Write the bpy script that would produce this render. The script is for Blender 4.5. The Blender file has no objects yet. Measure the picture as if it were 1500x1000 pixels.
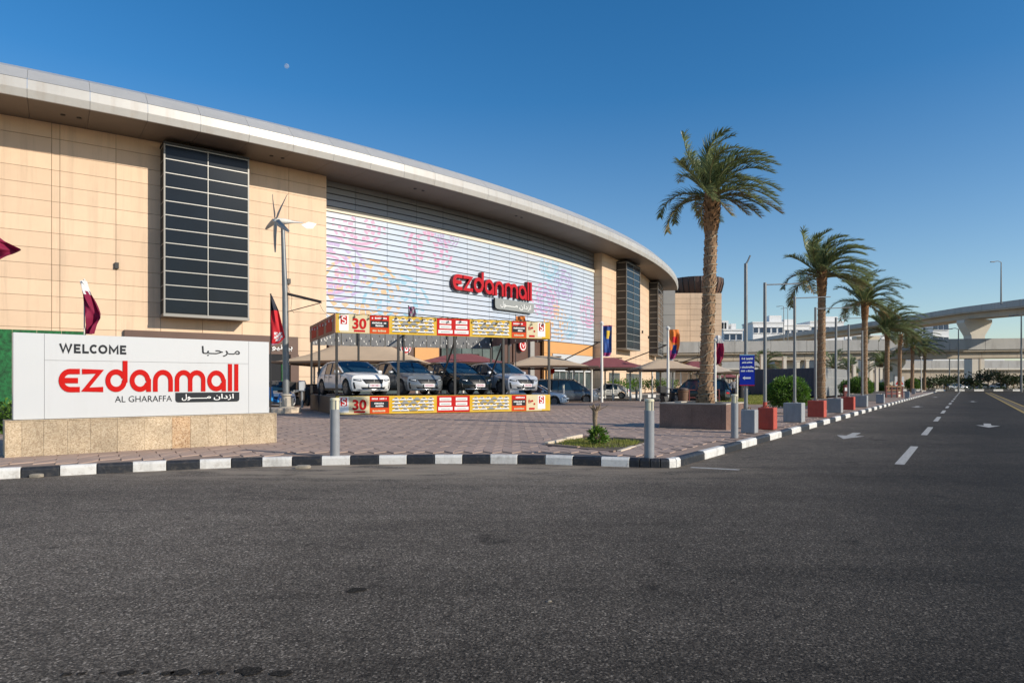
import bpy, bmesh, math, random
from mathutils import Matrix, Vector
rad = math.radians
random.seed(7)
sc = bpy.context.scene
C = sc.collection

# ---------------------------------------------------------------- camera, sky, sun, exposure
cam_d = bpy.data.cameras.new('camera')
cam = bpy.data.objects.new('camera', cam_d)
C.objects.link(cam)
cam.location = (0, 0, 1.5)
cam.rotation_euler = (rad(90), 0, 0)
cam_d.lens = 24.0
cam_d.sensor_width = 36.0
cam_d.shift_y = 0.0407
cam_d.clip_start = 0.1
cam_d.clip_end = 9000
sc.camera = cam

SUN_EL = 24.5
SUN = Vector((0.8925 * math.cos(rad(SUN_EL)), -0.451 * math.cos(rad(SUN_EL)), math.sin(rad(SUN_EL)))).normalized()
world = bpy.data.worlds.new('World')
sc.world = world
world.use_nodes = True
wn = world.node_tree
sky = wn.nodes.new('ShaderNodeTexSky')
sky.sky_type = 'NISHITA'
sky.sun_disc = False
sky.sun_elevation = rad(SUN_EL)
sky.sun_rotation = math.atan2(SUN.x, SUN.y)
sky.altitude = 0
sky.air_density = 1.0
sky.dust_density = 0.35
sky.ozone_density = 3.0
# clear desert air: the blue deepens evenly with height above the horizon, all round
tc = wn.nodes.new('ShaderNodeTexCoord'); sxyz = wn.nodes.new('ShaderNodeSeparateXYZ'); smr = wn.nodes.new('ShaderNodeMapRange'); shs = wn.nodes.new('ShaderNodeHueSaturation')
wn.links.new(tc.outputs['Generated'], sxyz.inputs[0]); wn.links.new(sxyz.outputs['Z'], smr.inputs[0])
smr.inputs[1].default_value = 0.02; smr.inputs[2].default_value = 0.38; smr.inputs[3].default_value = 1.04; smr.inputs[4].default_value = 1.33
wn.links.new(smr.outputs[0], shs.inputs['Saturation']); wn.links.new(sky.outputs[0], shs.inputs['Color'])
wn.links.new(shs.outputs[0], wn.nodes['Background'].inputs[0])
wn.nodes['Background'].inputs[1].default_value = 0.110
sun_d = bpy.data.lights.new('sun', 'SUN')
sun_d.energy = 3.6
sun_d.angle = rad(0.5)
sun_d.color = (1.0, 0.91, 0.77)
sun_o = bpy.data.objects.new('sun', sun_d)
C.objects.link(sun_o)
sun_o.rotation_euler = SUN.to_track_quat('Z', 'Y').to_euler()
sun_o.location = (60, -30, 60)
vs = sc.view_settings
vs.view_transform = 'Standard'
vs.look = 'None'
vs.exposure = 0.35
vs.gamma = 1.0
vs.use_curve_mapping = False
sc.cycles.use_denoising = True
sc.cycles.max_bounces = 6
sc.cycles.caustics_reflective = False
sc.cycles.caustics_refractive = False

# ---------------------------------------------------------------- helpers
PZ = 0.16                                     # level of the paved plaza
def at(u, v, d): return Vector(((u - 750) * d / 1000, d, 1.5 + (561 - v) * d / 1000))
def gd(u, v, z=PZ):
    d = (1.5 - z) * 1000 / (v - 561)
    return Vector(((u - 750) * d / 1000, d, z))
def lerp(a, b, t): return a + (b - a) * t
def interp(keys, x):
    if x <= keys[0][0]: return keys[0][1]
    for (x0, y0), (x1, y1) in zip(keys, keys[1:]):
        if x <= x1: return lerp(y0, y1, (x - x0) / (x1 - x0))
    return keys[-1][1]

WM = {}
def props(o, label=None, cat=None, group=None, kind=None):
    if label: o['label'] = label
    if cat: o['category'] = cat
    if group: o['group'] = group
    if kind: o['kind'] = kind
    return o
def thing(name, label=None, cat=None, loc=(0, 0, 0), rz=0.0, group=None, kind=None):
    o = bpy.data.objects.new(name, None)
    C.objects.link(o)
    o.location = loc
    o.rotation_euler = (0, 0, rz)
    WM[o.name] = Matrix.Translation(Vector(loc)) @ Matrix.Rotation(rz, 4, 'Z')
    return props(o, label, cat, group, kind)
def copy_tree(o, loc=None, rz=None, parent=None):
    c = o.copy()
    C.objects.link(c)
    if parent: c.parent = parent
    if loc is not None: c.location = loc
    if rz is not None: c.rotation_euler = (0, 0, rz)
    for ch in list(o.children):
        copy_tree(ch, parent=c)
    return c

class MB:
    def __init__(s): s.v, s.f, s.m = [], [], []
    def add(s, vs, fs, mat=0):
        b = len(s.v)
        s.v += [tuple(p) for p in vs]
        for k in fs:
            s.f.append(tuple(i + b for i in k)); s.m.append(mat)
        return s
    def quad(s, a, b, c, d, mat=0): return s.add((a, b, c, d), ((0, 1, 2, 3),), mat)
    def obox(s, o, ex, ey, ez, mat=0):
        o, ex, ey, ez = Vector(o), Vector(ex), Vector(ey), Vector(ez)
        p = [o, o + ex, o + ex + ey, o + ey]
        p += [q + ez for q in p]
        f = ((0, 3, 2, 1), (4, 5, 6, 7), (0, 1, 5, 4), (1, 2, 6, 5), (2, 3, 7, 6), (3, 0, 4, 7))
        if ex.cross(ey).dot(ez) < 0: f = tuple(k[::-1] for k in f)
        return s.add(p, f, mat)
    def box(s, c, size, rz=0.0, mat=0):
        ca, sa = math.cos(rz), math.sin(rz)
        ex, ey = Vector((ca, sa, 0)) * size[0], Vector((-sa, ca, 0)) * size[1]
        return s.obox(Vector(c) - ex / 2 - ey / 2 - Vector((0, 0, size[2] / 2)), ex, ey, (0, 0, size[2]), mat)
    def tube(s, path, r, n=8, mat=0, cap=True):
        path = [Vector(p) for p in path]
        rs = r if isinstance(r, (list, tuple)) else [r] * len(path)
        vs, fs = [], []
        ref = None
        for i, p in enumerate(path):
            t = (path[min(i + 1, len(path) - 1)] - path[max(i - 1, 0)]).normalized()
            if ref is None: ref = Vector((1, 0, 0)) if abs(t.z) > 0.8 else Vector((0, 0, 1))
            a = (ref - t * ref.dot(t)).normalized()
            b = t.cross(a)
            ref = a
            for k in range(n):
                g = 2 * math.pi * k / n
                vs.append(p + a * (rs[i] * math.cos(g)) + b * (rs[i] * math.sin(g)))
        for i in range(len(path) - 1):
            for k in range(n):
                k2 = (k + 1) % n
                fs.append((i * n + k, i * n + k2, (i + 1) * n + k2, (i + 1) * n + k))
        if cap:
            fs.append(tuple(range(n))[::-1])
            fs.append(tuple((len(path) - 1) * n + k for k in range(n)))
        return s.add(vs, fs, mat)
    def lathe(s, prof, n=16, c=(0, 0, 0), axis='Z', mat=0):
        c = Vector(c)
        vs, fs = [], []
        for (r, z) in prof:
            for k in range(n):
                g = 2 * math.pi * k / n
                q = Vector((r * math.cos(g), r * math.sin(g), z))
                if axis == 'Y': q = Vector((q.x, q.z, -q.y))
                vs.append(c + q)
        for i in range(len(prof) - 1):
            for k in range(n):
                k2 = (k + 1) % n
                fs.append((i * n + k, i * n + k2, (i + 1) * n + k2, (i + 1) * n + k))
        if prof[0][0] > 1e-4: fs.append(tuple(range(n))[::-1])
        if prof[-1][0] > 1e-4: fs.append(tuple((len(prof) - 1) * n + k for k in range(n)))
        return s.add(vs, fs, mat)
    def prism(s, poly, o, ex, ey, depth, mat=0, side=None):
        """flat polygon in the frame (o, ex, ey), pushed out by depth along ex x ey"""
        o, ex, ey = Vector(o), Vector(ex), Vector(ey)
        nn = ex.cross(ey).normalized() * depth
        ar = sum(a[0] * b[1] - b[0] * a[1] for a, b in zip(poly, list(poly[1:]) + [poly[0]]))
        if ar < 0: poly = list(poly)[::-1]
        k = len(poly)
        b = [o + ex * p[0] + ey * p[1] for p in poly]
        s.add(b + [q + nn for q in b], [tuple(range(k, 2 * k))], mat)
        sv = b + [q + nn for q in b]
        s.add(sv, [tuple(range(k))[::-1]] + [(i, (i + 1) % k, k + (i + 1) % k, k + i) for i in range(k)], mat if side is None else side)
        return s
    def grid(s, fn, nu, nv, mat=0, matfn=None):
        vs = [fn(i / nu, j / nv) for j in range(nv + 1) for i in range(nu + 1)]
        b = len(s.v)
        s.v += [tuple(p) for p in vs]
        for j in range(nv):
            for i in range(nu):
                a = b + j * (nu + 1) + i
                s.f.append((a, a + 1, a + nu + 2, a + nu + 1))
                s.m.append(matfn(i, j) if matfn else mat)
        return s
    def stroke(s, pts, w, o, ex, ey, depth, mat=0, side=None):
        """a pen stroke of width w along 2-D pts, in the frame (o, ex, ey)"""
        P = [Vector((p[0], p[1])) for p in pts]
        L, Rr = [], []
        for i, p in enumerate(P):
            d1 = (P[i] - P[i - 1]).normalized() if i else (P[1] - P[0]).normalized()
            d2 = (P[i + 1] - P[i]).normalized() if i < len(P) - 1 else d1
            t = (d1 + d2)
            t = t.normalized() if t.length > 1e-5 else d1
            n = Vector((-t.y, t.x))
            m = min(1.8, 1 / max(0.35, n.dot(Vector((-d2.y, d2.x)))))
            L.append(p + n * (w / 2 * m)); Rr.append(p - n * (w / 2 * m))
        o, ex, ey = Vector(o), Vector(ex), Vector(ey)
        nn = ex.cross(ey).normalized() * depth
        F = lambda q, k: o + ex * q.x + ey * q.y + nn * k
        n = len(P)
        sd = mat if side is None else side
        vs = [F(q, 1) for q in L] + [F(q, 1) for q in Rr] + [F(q, 0) for q in L] + [F(q, 0) for q in Rr]
        s.add(vs, [(n + i, n + i + 1, i + 1, i) for i in range(n - 1)], mat)
        s.add(vs, [(i, i + 1, 2 * n + i + 1, 2 * n + i) for i in range(n - 1)] +
              [(n + i + 1, n + i, 3 * n + i, 3 * n + i + 1) for i in range(n - 1)] +
              [(0, 2 * n, 3 * n, n), (n - 1, 2 * n - 1, 4 * n - 1, 3 * n - 1)], sd)
        return s
    def build(s, name, mats, parent=None, smooth=None, world=False, bevel=0.0, label=None):
        me = bpy.data.meshes.new(name)
        vs = s.v
        if world and parent is not None:
            inv = WM[parent.name].inverted()
            vs = [inv @ Vector(p) for p in vs]
        me.from_pydata(vs, [], s.f)
        if not isinstance(mats, (list, tuple)): mats = [mats]
        for m in mats: me.materials.append(MAT[m])
        me.polygons.foreach_set('material_index', s.m)
        if smooth is not None:
            me.polygons.foreach_set('use_smooth', [True] * len(me.polygons))
            me.set_sharp_from_angle(angle=rad(smooth))
        me.update()
        o = bpy.data.objects.new(name, me)
        C.objects.link(o)
        if parent is not None:
            o.parent = parent
            WM[o.name] = WM[parent.name]
        else: WM[o.name] = Matrix.Identity(4)
        if bevel:
            b = o.modifiers.new('bevel', 'BEVEL')
            b.width = bevel; b.segments = 2; b.limit_method = 'ANGLE'
        if label: o['label'] = label
        return o

def text_geo(body, offset=0.0):
    """glyph outlines as a flat mesh: verts, faces, each glyph a hair above the last so that joined glyphs never share a plane"""
    cu = bpy.data.curves.new('t', 'FONT')
    cu.body = body; cu.offset = offset; cu.resolution_u = 3
    o = bpy.data.objects.new('t', cu)
    C.objects.link(o)
    dg = bpy.context.evaluated_depsgraph_get()
    me = bpy.data.meshes.new_from_object(o.evaluated_get(dg))
    vs = [v.co.copy() for v in me.vertices]
    fs = [tuple(p.vertices) for p in me.polygons]
    bpy.data.objects.remove(o); bpy.data.meshes.remove(me); bpy.data.curves.remove(cu)
    par = list(range(len(vs)))
    def find(i):
        while par[i] != i: par[i] = par[par[i]]; i = par[i]
        return i
    for f in fs:
        for k in f[1:]: par[find(k)] = find(f[0])
    ids = {}
    for i, v in enumerate(vs): v.z = 0.02 * (ids.setdefault(find(i), len(ids)) % 5)
    x0 = min(v.x for v in vs); x1 = max(v.x for v in vs)
    y0 = min(v.y for v in vs); y1 = max(v.y for v in vs)
    return [Vector(((v.x - x0) / (x1 - x0), (v.y - y0) / (y1 - y0), v.z)) for v in vs], fs
def text_on(mb, body, o, ex, ey, mat=0, lift=0.006, offset=0.0):
    """lay lettering into the rectangle spanned by ex (width vector) and ey (height vector) from corner o"""
    vs, fs = text_geo(body, offset)
    o, ex, ey = Vector(o), Vector(ex), Vector(ey)
    nn = ex.cross(ey).normalized()
    fr = []
    for f in fs:
        a, b, c = vs[f[0]], vs[f[1]], vs[f[2]]
        fr.append(f if (b - a).xy.cross((c - a).xy) > 0 else f[::-1])
    mb.add([o + ex * v.x + ey * v.y + nn * (lift + v.z * 0.04) for v in vs], fr, mat)

# ---------------------------------------------------------------- materials
MAT = {}
def nd(nt, t, **kw):
    n = nt.nodes.new(t)
    for k, v in kw.items(): setattr(n, k, v)
    return n
def M(name, col, rough=0.6, metal=0.0, var=0.0, vs=2.0, bump=0.0, bs=30.0, rnd=0.0, col2=None, coat=0.0, spec=0.5, island=0.0, trans=0.0, dirt=0.0):
    m = bpy.data.materials.new(name)
    m.use_nodes = True
    nt = m.node_tree
    b = nt.nodes['Principled BSDF']
    L = nt.links.new
    b.inputs['Roughness'].default_value = rough
    b.inputs['Metallic'].default_value = metal
    b.inputs['Specular IOR Level'].default_value = spec
    b.inputs['Coat Weight'].default_value = coat
    if coat: b.inputs['Coat Roughness'].default_value = 0.05
    c4 = (*col, 1)
    b.inputs['Base Color'].default_value = c4
    cur = None
    if var or bump or dirt:
        geo = nd(nt, 'ShaderNodeNewGeometry')
    if var:
        nz = nd(nt, 'ShaderNodeTexNoise')
        nz.inputs['Scale'].default_value = vs
        nz.inputs['Detail'].default_value = 6
        nz.inputs['Roughness'].default_value = 0.65
        L(geo.outputs['Position'], nz.inputs['Vector'])
        mr = nd(nt, 'ShaderNodeMapRange')
        mr.inputs[1].default_value = 0.32; mr.inputs[2].default_value = 0.68
        L(nz.outputs['Fac'], mr.inputs[0])
        mx = nd(nt, 'ShaderNodeMix', data_type='RGBA')
        c2 = col2 or tuple(x * (1 - var) for x in col)
        mx.inputs[6].default_value = c4; mx.inputs[7].default_value = (*c2, 1)
        L(mr.outputs[0], mx.inputs[0])
        cur = mx.outputs[2]
    if rnd or island:
        hs = nd(nt, 'ShaderNodeHueSaturation')
        if cur: L(cur, hs.inputs['Color'])
        else: hs.inputs['Color'].default_value = c4
        src = nd(nt, 'ShaderNodeObjectInfo').outputs['Random'] if rnd else nd(nt, 'ShaderNodeNewGeometry').outputs['Random Per Island']
        a = rnd or island
        mr2 = nd(nt, 'ShaderNodeMapRange')
        mr2.inputs[3].default_value = 1 - a; mr2.inputs[4].default_value = 1 + a
        L(src, mr2.inputs[0]); L(mr2.outputs[0], hs.inputs['Value'])
        cur = hs.outputs[0]
    if dirt:
        n3 = nd(nt, 'ShaderNodeTexNoise')
        n3.inputs['Scale'].default_value = 9; n3.inputs['Detail'].default_value = 8; n3.inputs['Roughness'].default_value = 0.75
        L(geo.outputs['Position'], n3.inputs['Vector'])
        m3 = nd(nt, 'ShaderNodeMapRange')
        m3.inputs[1].default_value = 0.52; m3.inputs[2].default_value = 0.72; m3.inputs[4].default_value = dirt
        L(n3.outputs['Fac'], m3.inputs[0])
        x3 = nd(nt, 'ShaderNodeMix', data_type='RGBA')
        if cur: L(cur, x3.inputs[6])
        else: x3.inputs[6].default_value = c4
        x3.inputs[7].default_value = (0.27, 0.22, 0.17, 1)
        L(m3.outputs[0], x3.inputs[0])
        cur = x3.outputs[2]
    if cur: L(cur, b.inputs['Base Color'])
    if bump:
        n2 = nd(nt, 'ShaderNodeTexNoise')
        n2.inputs['Scale'].default_value = bs
        n2.inputs['Detail'].default_value = 4
        L(geo.outputs['Position'], n2.inputs['Vector'])
        bp = nd(nt, 'ShaderNodeBump')
        bp.inputs['Strength'].default_value = bump
        bp.inputs['Distance'].default_value = 0.02
        L(n2.outputs['Fac'], bp.inputs['Height'])
        L(bp.outputs[0], b.inputs['Normal'])
    if trans:
        tr = nd(nt, 'ShaderNodeBsdfTranslucent')
        if cur: L(cur, tr.inputs[0])
        else: tr.inputs[0].default_value = c4
        ms = nd(nt, 'ShaderNodeMixShader')
        ms.inputs[0].default_value = trans
        out = nt.nodes['Material Output']
        L(b.outputs[0], ms.inputs[1]); L(tr.outputs[0], ms.inputs[2]); L(ms.outputs[0], out.inputs[0])
    MAT[name] = m
    return m

def asphalt_mat():
    m = bpy.data.materials.new('asphalt'); m.use_nodes = True
    nt = m.node_tree; L = nt.links.new
    b = nt.nodes['Principled BSDF']
    geo = nd(nt, 'ShaderNodeNewGeometry')
    def noise(scale, detail=4, rough=0.6, mp=None):
        n = nd(nt, 'ShaderNodeTexNoise')
        n.inputs['Scale'].default_value = scale; n.inputs['Detail'].default_value = detail; n.inputs['Roughness'].default_value = rough
        if mp:
            k = nd(nt, 'ShaderNodeMapping'); k.inputs['Rotation'].default_value = (0, 0, mp[0]); k.inputs['Scale'].default_value = mp[1]
            L(geo.outputs['Position'], k.inputs['Vector']); L(k.outputs[0], n.inputs['Vector'])
        else: L(geo.outputs['Position'], n.inputs['Vector'])
        return n.outputs['Fac']
    def ramp(fac, stops):
        r = nd(nt, 'ShaderNodeValToRGB')
        e = r.color_ramp.elements
        e[0].position, e[0].color = stops[0][0], (*[stops[0][1]] * 3, 1) if not isinstance(stops[0][1], tuple) else (*stops[0][1], 1)
        e[1].position, e[1].color = stops[-1][0], (*[stops[-1][1]] * 3, 1) if not isinstance(stops[-1][1], tuple) else (*stops[-1][1], 1)
        for p, c in stops[1:-1]:
            q = e.new(p); q.color = (*[c] * 3, 1) if not isinstance(c, tuple) else (*c, 1)
        L(fac, r.inputs[0]); return r.outputs[0]
    def mul(a, c, fac=1.0, mode='MULTIPLY'):
        x = nd(nt, 'ShaderNodeMix', data_type='RGBA', blend_type=mode)
        if isinstance(fac, float): x.inputs[0].default_value = fac
        else: L(fac, x.inputs[0])
        L(a, x.inputs[6])
        if isinstance(c, tuple): x.inputs[7].default_value = (*c, 1)
        else: L(c, x.inputs[7])
        return x.outputs[2]
    vor = nd(nt, 'ShaderNodeTexVoronoi'); vor.inputs['Scale'].default_value = 82
    L(geo.outputs['Position'], vor.inputs['Vector'])
    agg = ramp(vor.outputs['Color'], [(0.0, (0.020, 0.0170, 0.0140)), (0.4, (0.063, 0.0530, 0.0425)), (0.75, (0.115, 0.096, 0.076)), (1.0, (0.32, 0.272, 0.218))])
    fine = ramp(noise(62, 5, 0.75), [(0.35, 0.34), (0.62, 1.5)])
    col = mul(agg, fine)
    col = mul(col, ramp(noise(0.16, 5, 0.6), [(0.32, 0.78), (0.68, 1.24)]))
    col = mul(col, ramp(noise(3.0, 6, 0.7), [(0.3, 0.82), (0.7, 1.14)]))
    # asphalt gets darker towards the right, with a ragged transition
    dt = nd(nt, 'ShaderNodeVectorMath', operation='DOT_PRODUCT'); dt.inputs[1].default_value = (-0.832, 0.555, 0); L(geo.outputs['Position'], dt.inputs[0])
    nb = nd(nt, 'ShaderNodeMath', operation='MULTIPLY_ADD'); nb.inputs[1].default_value = 3.0; L(noise(0.5, 5, 0.6), nb.inputs[0]); L(dt.outputs['Value'], nb.inputs[2])
    mr = nd(nt, 'ShaderNodeMapRange'); mr.inputs[1].default_value = 1.2; mr.inputs[2].default_value = 7.0; mr.inputs[3].default_value = 0.0; mr.inputs[4].default_value = 1.0; L(nb.outputs[0], mr.inputs[0])
    col = mul(col, ramp(mr.outputs[0], [(0.0, 0.56), (1.0, 1.85)]))
    # tyre-polished streaks across the junction
    col = mul(col, ramp(noise(1.0, 6, 0.7, (rad(4), (0.10, 1.6, 1))), [(0.34, 0.80), (0.5, 1.0), (0.7, 1.08)]))
    # oil spots
    col = mul(col, ramp(noise(1.3, 3, 0.6), [(0.27, 0.45), (0.34, 1.0), (1.0, 1.0)]))
    # wandering cracks
    v2 = nd(nt, 'ShaderNodeTexVoronoi', feature='DISTANCE_TO_EDGE'); v2.inputs['Scale'].default_value = 0.16
    n5 = nd(nt, 'ShaderNodeTexNoise'); n5.inputs['Scale'].default_value = 1.1; n5.inputs['Detail'].default_value = 6
    L(geo.outputs['Position'], n5.inputs['Vector'])
    ad = nd(nt, 'ShaderNodeVectorMath', operation='MULTIPLY_ADD'); ad.inputs[1].default_value = (1.6, 1.6, 0)
    L(n5.outputs['Color'], ad.inputs[0]); L(geo.outputs['Position'], ad.inputs[2]); L(ad.outputs[0], v2.inputs['Vector'])
    col = mul(col, ramp(v2.outputs['Distance'], [(0.0, 0.72), (0.002, 0.8), (0.004, 1.0), (1.0, 1.0)]))
    # drifted sand along the kerb
    sx = nd(nt, 'ShaderNodeSeparateXYZ'); L(geo.outputs['Position'], sx.inputs[0])
    def band(sock, c, hw):
        s1 = nd(nt, 'ShaderNodeMath', operation='SUBTRACT'); L(sock, s1.inputs[0]); s1.inputs[1].default_value = c
        s2 = nd(nt, 'ShaderNodeMath', operation='ABSOLUTE'); L(s1.outputs[0], s2.inputs[0])
        s3 = nd(nt, 'ShaderNodeMapRange'); L(s2.outputs[0], s3.inputs[0])
        s3.inputs[1].default_value = 0; s3.inputs[2].default_value = hw; s3.inputs[3].default_value = 1; s3.inputs[4].default_value = 0
        return s3.outputs[0]
    p1 = nd(nt, 'ShaderNodeMath', operation='MULTIPLY'); L(band(sx.outputs['Y'], 12.3, 2.4), p1.inputs[0]); L(band(sx.outputs['X'], -2.6, 8.0), p1.inputs[1])
    sn = nd(nt, 'ShaderNodeMath', operation='MULTIPLY'); L(p1.outputs[0], sn.inputs[0]); L(ramp(noise(1.6, 6, 0.65, (0, (0.45, 1.5, 1))), [(0.40, 0.0), (0.56, 1.9)]), sn.inputs[1]); sn.use_clamp = True
    col = mul(col, (0.30, 0.245, 0.185), sn.outputs[0], 'MIX')
    L(col, b.inputs['Base Color'])
    b.inputs['Roughness'].default_value = 0.82
    b.inputs['Specular IOR Level'].default_value = 0.15
    bp = nd(nt, 'ShaderNodeBump'); bp.inputs['Strength'].default_value = 0.6; bp.inputs['Distance'].default_value = 0.012
    L(noise(70, 3, 0.6), bp.inputs['Height']); L(bp.outputs[0], b.inputs['Normal'])
    MAT['asphalt'] = m
asphalt_mat()

def granite_mat(name, a, b_, c):
    m = bpy.data.materials.new(name); m.use_nodes = True
    nt = m.node_tree; L = nt.links.new
    b = nt.nodes['Principled BSDF']
    geo = nd(nt, 'ShaderNodeNewGeometry')
    v = nd(nt, 'ShaderNodeTexVoronoi'); v.inputs['Scale'].default_value = 55
    L(geo.outputs['Position'], v.inputs['Vector'])
    r = nd(nt, 'ShaderNodeValToRGB'); e = r.color_ramp.elements
    e[0].position, e[0].color = 0.1, (*a, 1); e[1].position, e[1].color = 0.95, (*c, 1)
    q = e.new(0.5); q.color = (*b_, 1)
    L(v.outputs['Color'], r.inputs[0])
    n = nd(nt, 'ShaderNodeTexNoise'); n.inputs['Scale'].default_value = 2.2; n.inputs['Detail'].default_value = 6
    L(geo.outputs['Position'], n.inputs['Vector'])
    hs = nd(nt, 'ShaderNodeHueSaturation')
    mr = nd(nt, 'ShaderNodeMapRange'); mr.inputs[1].default_value = 0.3; mr.inputs[2].default_value = 0.7; mr.inputs[3].default_value = 0.8; mr.inputs[4].default_value = 1.15
    L(n.outputs['Fac'], mr.inputs[0])
    oi = nd(nt, 'ShaderNodeObjectInfo'); m2 = nd(nt, 'ShaderNodeMapRange'); m2.inputs[3].default_value = 0.86; m2.inputs[4].default_value = 1.1
    L(oi.outputs['Random'], m2.inputs[0])
    mm = nd(nt, 'ShaderNodeMath', operation='MULTIPLY'); L(mr.outputs[0], mm.inputs[0]); L(m2.outputs[0], mm.inputs[1])
    L(mm.outputs[0], hs.inputs['Value']); L(r.outputs[0], hs.inputs['Color']); L(hs.outputs[0], b.inputs['Base Color'])
    b.inputs['Roughness'].default_value = 0.5
    MAT[name] = m
granite_mat('granite', (0.30, 0.21, 0.125), (0.46, 0.35, 0.225), (0.58, 0.47, 0.33))
granite_mat('granite_rust', (0.26, 0.13, 0.05), (0.50, 0.32, 0.17), (0.62, 0.46, 0.30))
granite_mat('planter_stone', (0.15, 0.082, 0.060), (0.19, 0.112, 0.083), (0.23, 0.145, 0.112))

M('sand', (0.36, 0.29, 0.20), 0.9, var=0.3, vs=0.3)
M('paving', (0.45, 0.325, 0.258), 0.75, var=0.22, vs=0.6, island=0.05, bump=0.25, bs=90)
M('paving_base', (0.37, 0.262, 0.20), 0.85, var=0.3, vs=1.5, bump=0.2, bs=60)
M('kerb_white', (0.72, 0.70, 0.66), 0.6, var=0.12, vs=5, bump=0.2, bs=25, dirt=0.55)
M('kerb_black', (0.018, 0.020, 0.026), 0.5, var=0.3, vs=6, bump=0.3, bs=25, dirt=0.24)
M('road_paint', (0.58, 0.56, 0.52), 0.75, var=0.5, vs=16, col2=(0.26, 0.24, 0.21), bump=0.3, bs=80)
M('road_yellow', (0.45, 0.30, 0.06), 0.7, var=0.35, vs=9)
M('wall_tan', (0.75, 0.54, 0.365), 0.62, var=0.10, vs=0.35, rnd=0.06)
M('wall_back', (0.34, 0.24, 0.15), 0.8)
M('wall_grey', (0.36, 0.34, 0.31), 0.5, var=0.08, vs=0.6)
M('wall_orange', (0.66, 0.33, 0.115), 0.6, var=0.06, vs=0.8)
M('wall_brown', (0.115, 0.060, 0.042), 0.55, var=0.15, vs=1.0)
M('roof_metal', (0.52, 0.51, 0.49), 0.42, metal=0.25, var=0.10, vs=0.8, rnd=0.03)
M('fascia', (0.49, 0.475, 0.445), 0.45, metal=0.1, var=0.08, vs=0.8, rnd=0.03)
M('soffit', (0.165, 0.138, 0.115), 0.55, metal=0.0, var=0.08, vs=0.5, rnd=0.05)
M('louvre_dark', (0.19, 0.20, 0.22), 0.4, metal=0.35, rnd=0.06)
M('louvre_light', (0.54, 0.575, 0.645), 0.42, var=0.5, vs=0.11, col2=(0.46, 0.55, 0.67), rnd=0.03)
M('beam_pale', (0.70, 0.62, 0.50), 0.55)
M('black', (0.012, 0.012, 0.013), 0.5)
M('void', (0.02, 0.02, 0.022), 0.9)
M('glass_dark', (0.008, 0.013, 0.020), 0.18, spec=0.22, var=0.4, vs=0.3)
M('glass_shop', (0.10, 0.13, 0.13), 0.05, spec=0.8, var=0.6, vs=0.7)
M('mullion', (0.42, 0.41, 0.38), 0.4, metal=0.2)
M('frame_grey', (0.24, 0.23, 0.21), 0.45, metal=0.2)
M('sign_white', (0.555, 0.565, 0.575), 0.32, var=0.02, vs=1.5, coat=0.2)
M('sign_red', (0.50, 0.006, 0.004), 0.6, spec=0.12)
M('letter_red', (0.46, 0.010, 0.018), 0.5, spec=0.2)
M('letter_side', (0.13, 0.010, 0.018), 0.5)
M('sign_grey', (0.022, 0.025, 0.030), 0.55, spec=0.15)
M('plate_grey', (0.28, 0.29, 0.28), 0.4)
M('white', (0.80, 0.80, 0.78), 0.45)
M('bollard_grey', (0.29, 0.30, 0.315), 0.38, var=0.12, vs=7)
M('lantern', (0.72, 0.66, 0.48), 0.15, spec=0.6)
M('galv', (0.24, 0.245, 0.245), 0.45, metal=0.45, var=0.2, vs=6)
M('pole_grey', (0.34, 0.345, 0.34), 0.45, metal=0.35, var=0.15, vs=5)
M('pole_white', (0.72, 0.70, 0.64), 0.5)
M('steel_black', (0.022, 0.021, 0.021), 0.5)
M('steel_brown', (0.10, 0.065, 0.045), 0.55)
M('panel_grey', (0.17, 0.17, 0.17), 0.6, rnd=0.12)
M('bulb', (0.85, 0.82, 0.74), 0.2)
M('ad_yellow', (0.66, 0.39, 0.012), 0.55, spec=0.15, var=0.2, vs=1.2, col2=(0.66, 0.46, 0.09))
M('ad_red', (0.50, 0.010, 0.010), 0.55, spec=0.15)
M('ad_orange', (0.62, 0.07, 0.012), 0.55, spec=0.15)
M('ad_cream', (0.66, 0.57, 0.36), 0.55, spec=0.15)
M('ad_back', (0.42, 0.19, 0.13), 0.6, var=0.4, vs=2.5)
M('deck_black', (0.03, 0.028, 0.028), 0.55)
M('concrete', (0.50, 0.44, 0.36), 0.75, var=0.15, vs=2, bump=0.2, bs=30, dirt=0.3)
M('block_grey', (0.33, 0.34, 0.35), 0.7, var=0.15, vs=4, bump=0.3, bs=22, dirt=0.25)
M('block_red', (0.50, 0.075, 0.045), 0.7, var=0.2, vs=4, bump=0.3, bs=22, dirt=0.2)
M('cream_wall', (0.70, 0.58, 0.44), 0.7, var=0.1, vs=2, bump=0.15, bs=20, dirt=0.2)
M('fabric_beige', (0.76, 0.57, 0.38), 0.8, var=0.1, vs=1.2, trans=0.18)
M('fabric_maroon', (0.34, 0.10, 0.10), 0.8, var=0.15, vs=1.2, trans=0.15)
M('fabric_pale', (0.78, 0.63, 0.48), 0.8, var=0.1, vs=1.2, trans=0.2)
M('flag_maroon', (0.30, 0.010, 0.06), 0.75, var=0.15, vs=5, trans=0.25)
M('flag_white', (0.80, 0.79, 0.78), 0.75, trans=0.25)
M('flag_red', (0.66, 0.02, 0.03), 0.7, trans=0.2)
M('flag_black', (0.02, 0.02, 0.03), 0.7)
M('flag_blue', (0.02, 0.10, 0.38), 0.7, var=0.6, vs=3.5, col2=(0.03, 0.03, 0.14), trans=0.15)
M('flag_orange', (0.72, 0.20, 0.03), 0.7, trans=0.15)
M('flag_purple', (0.30, 0.03, 0.14), 0.7, trans=0.15)
M('sign_blue', (0.008, 0.03, 0.36), 0.5, spec=0.2)
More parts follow.
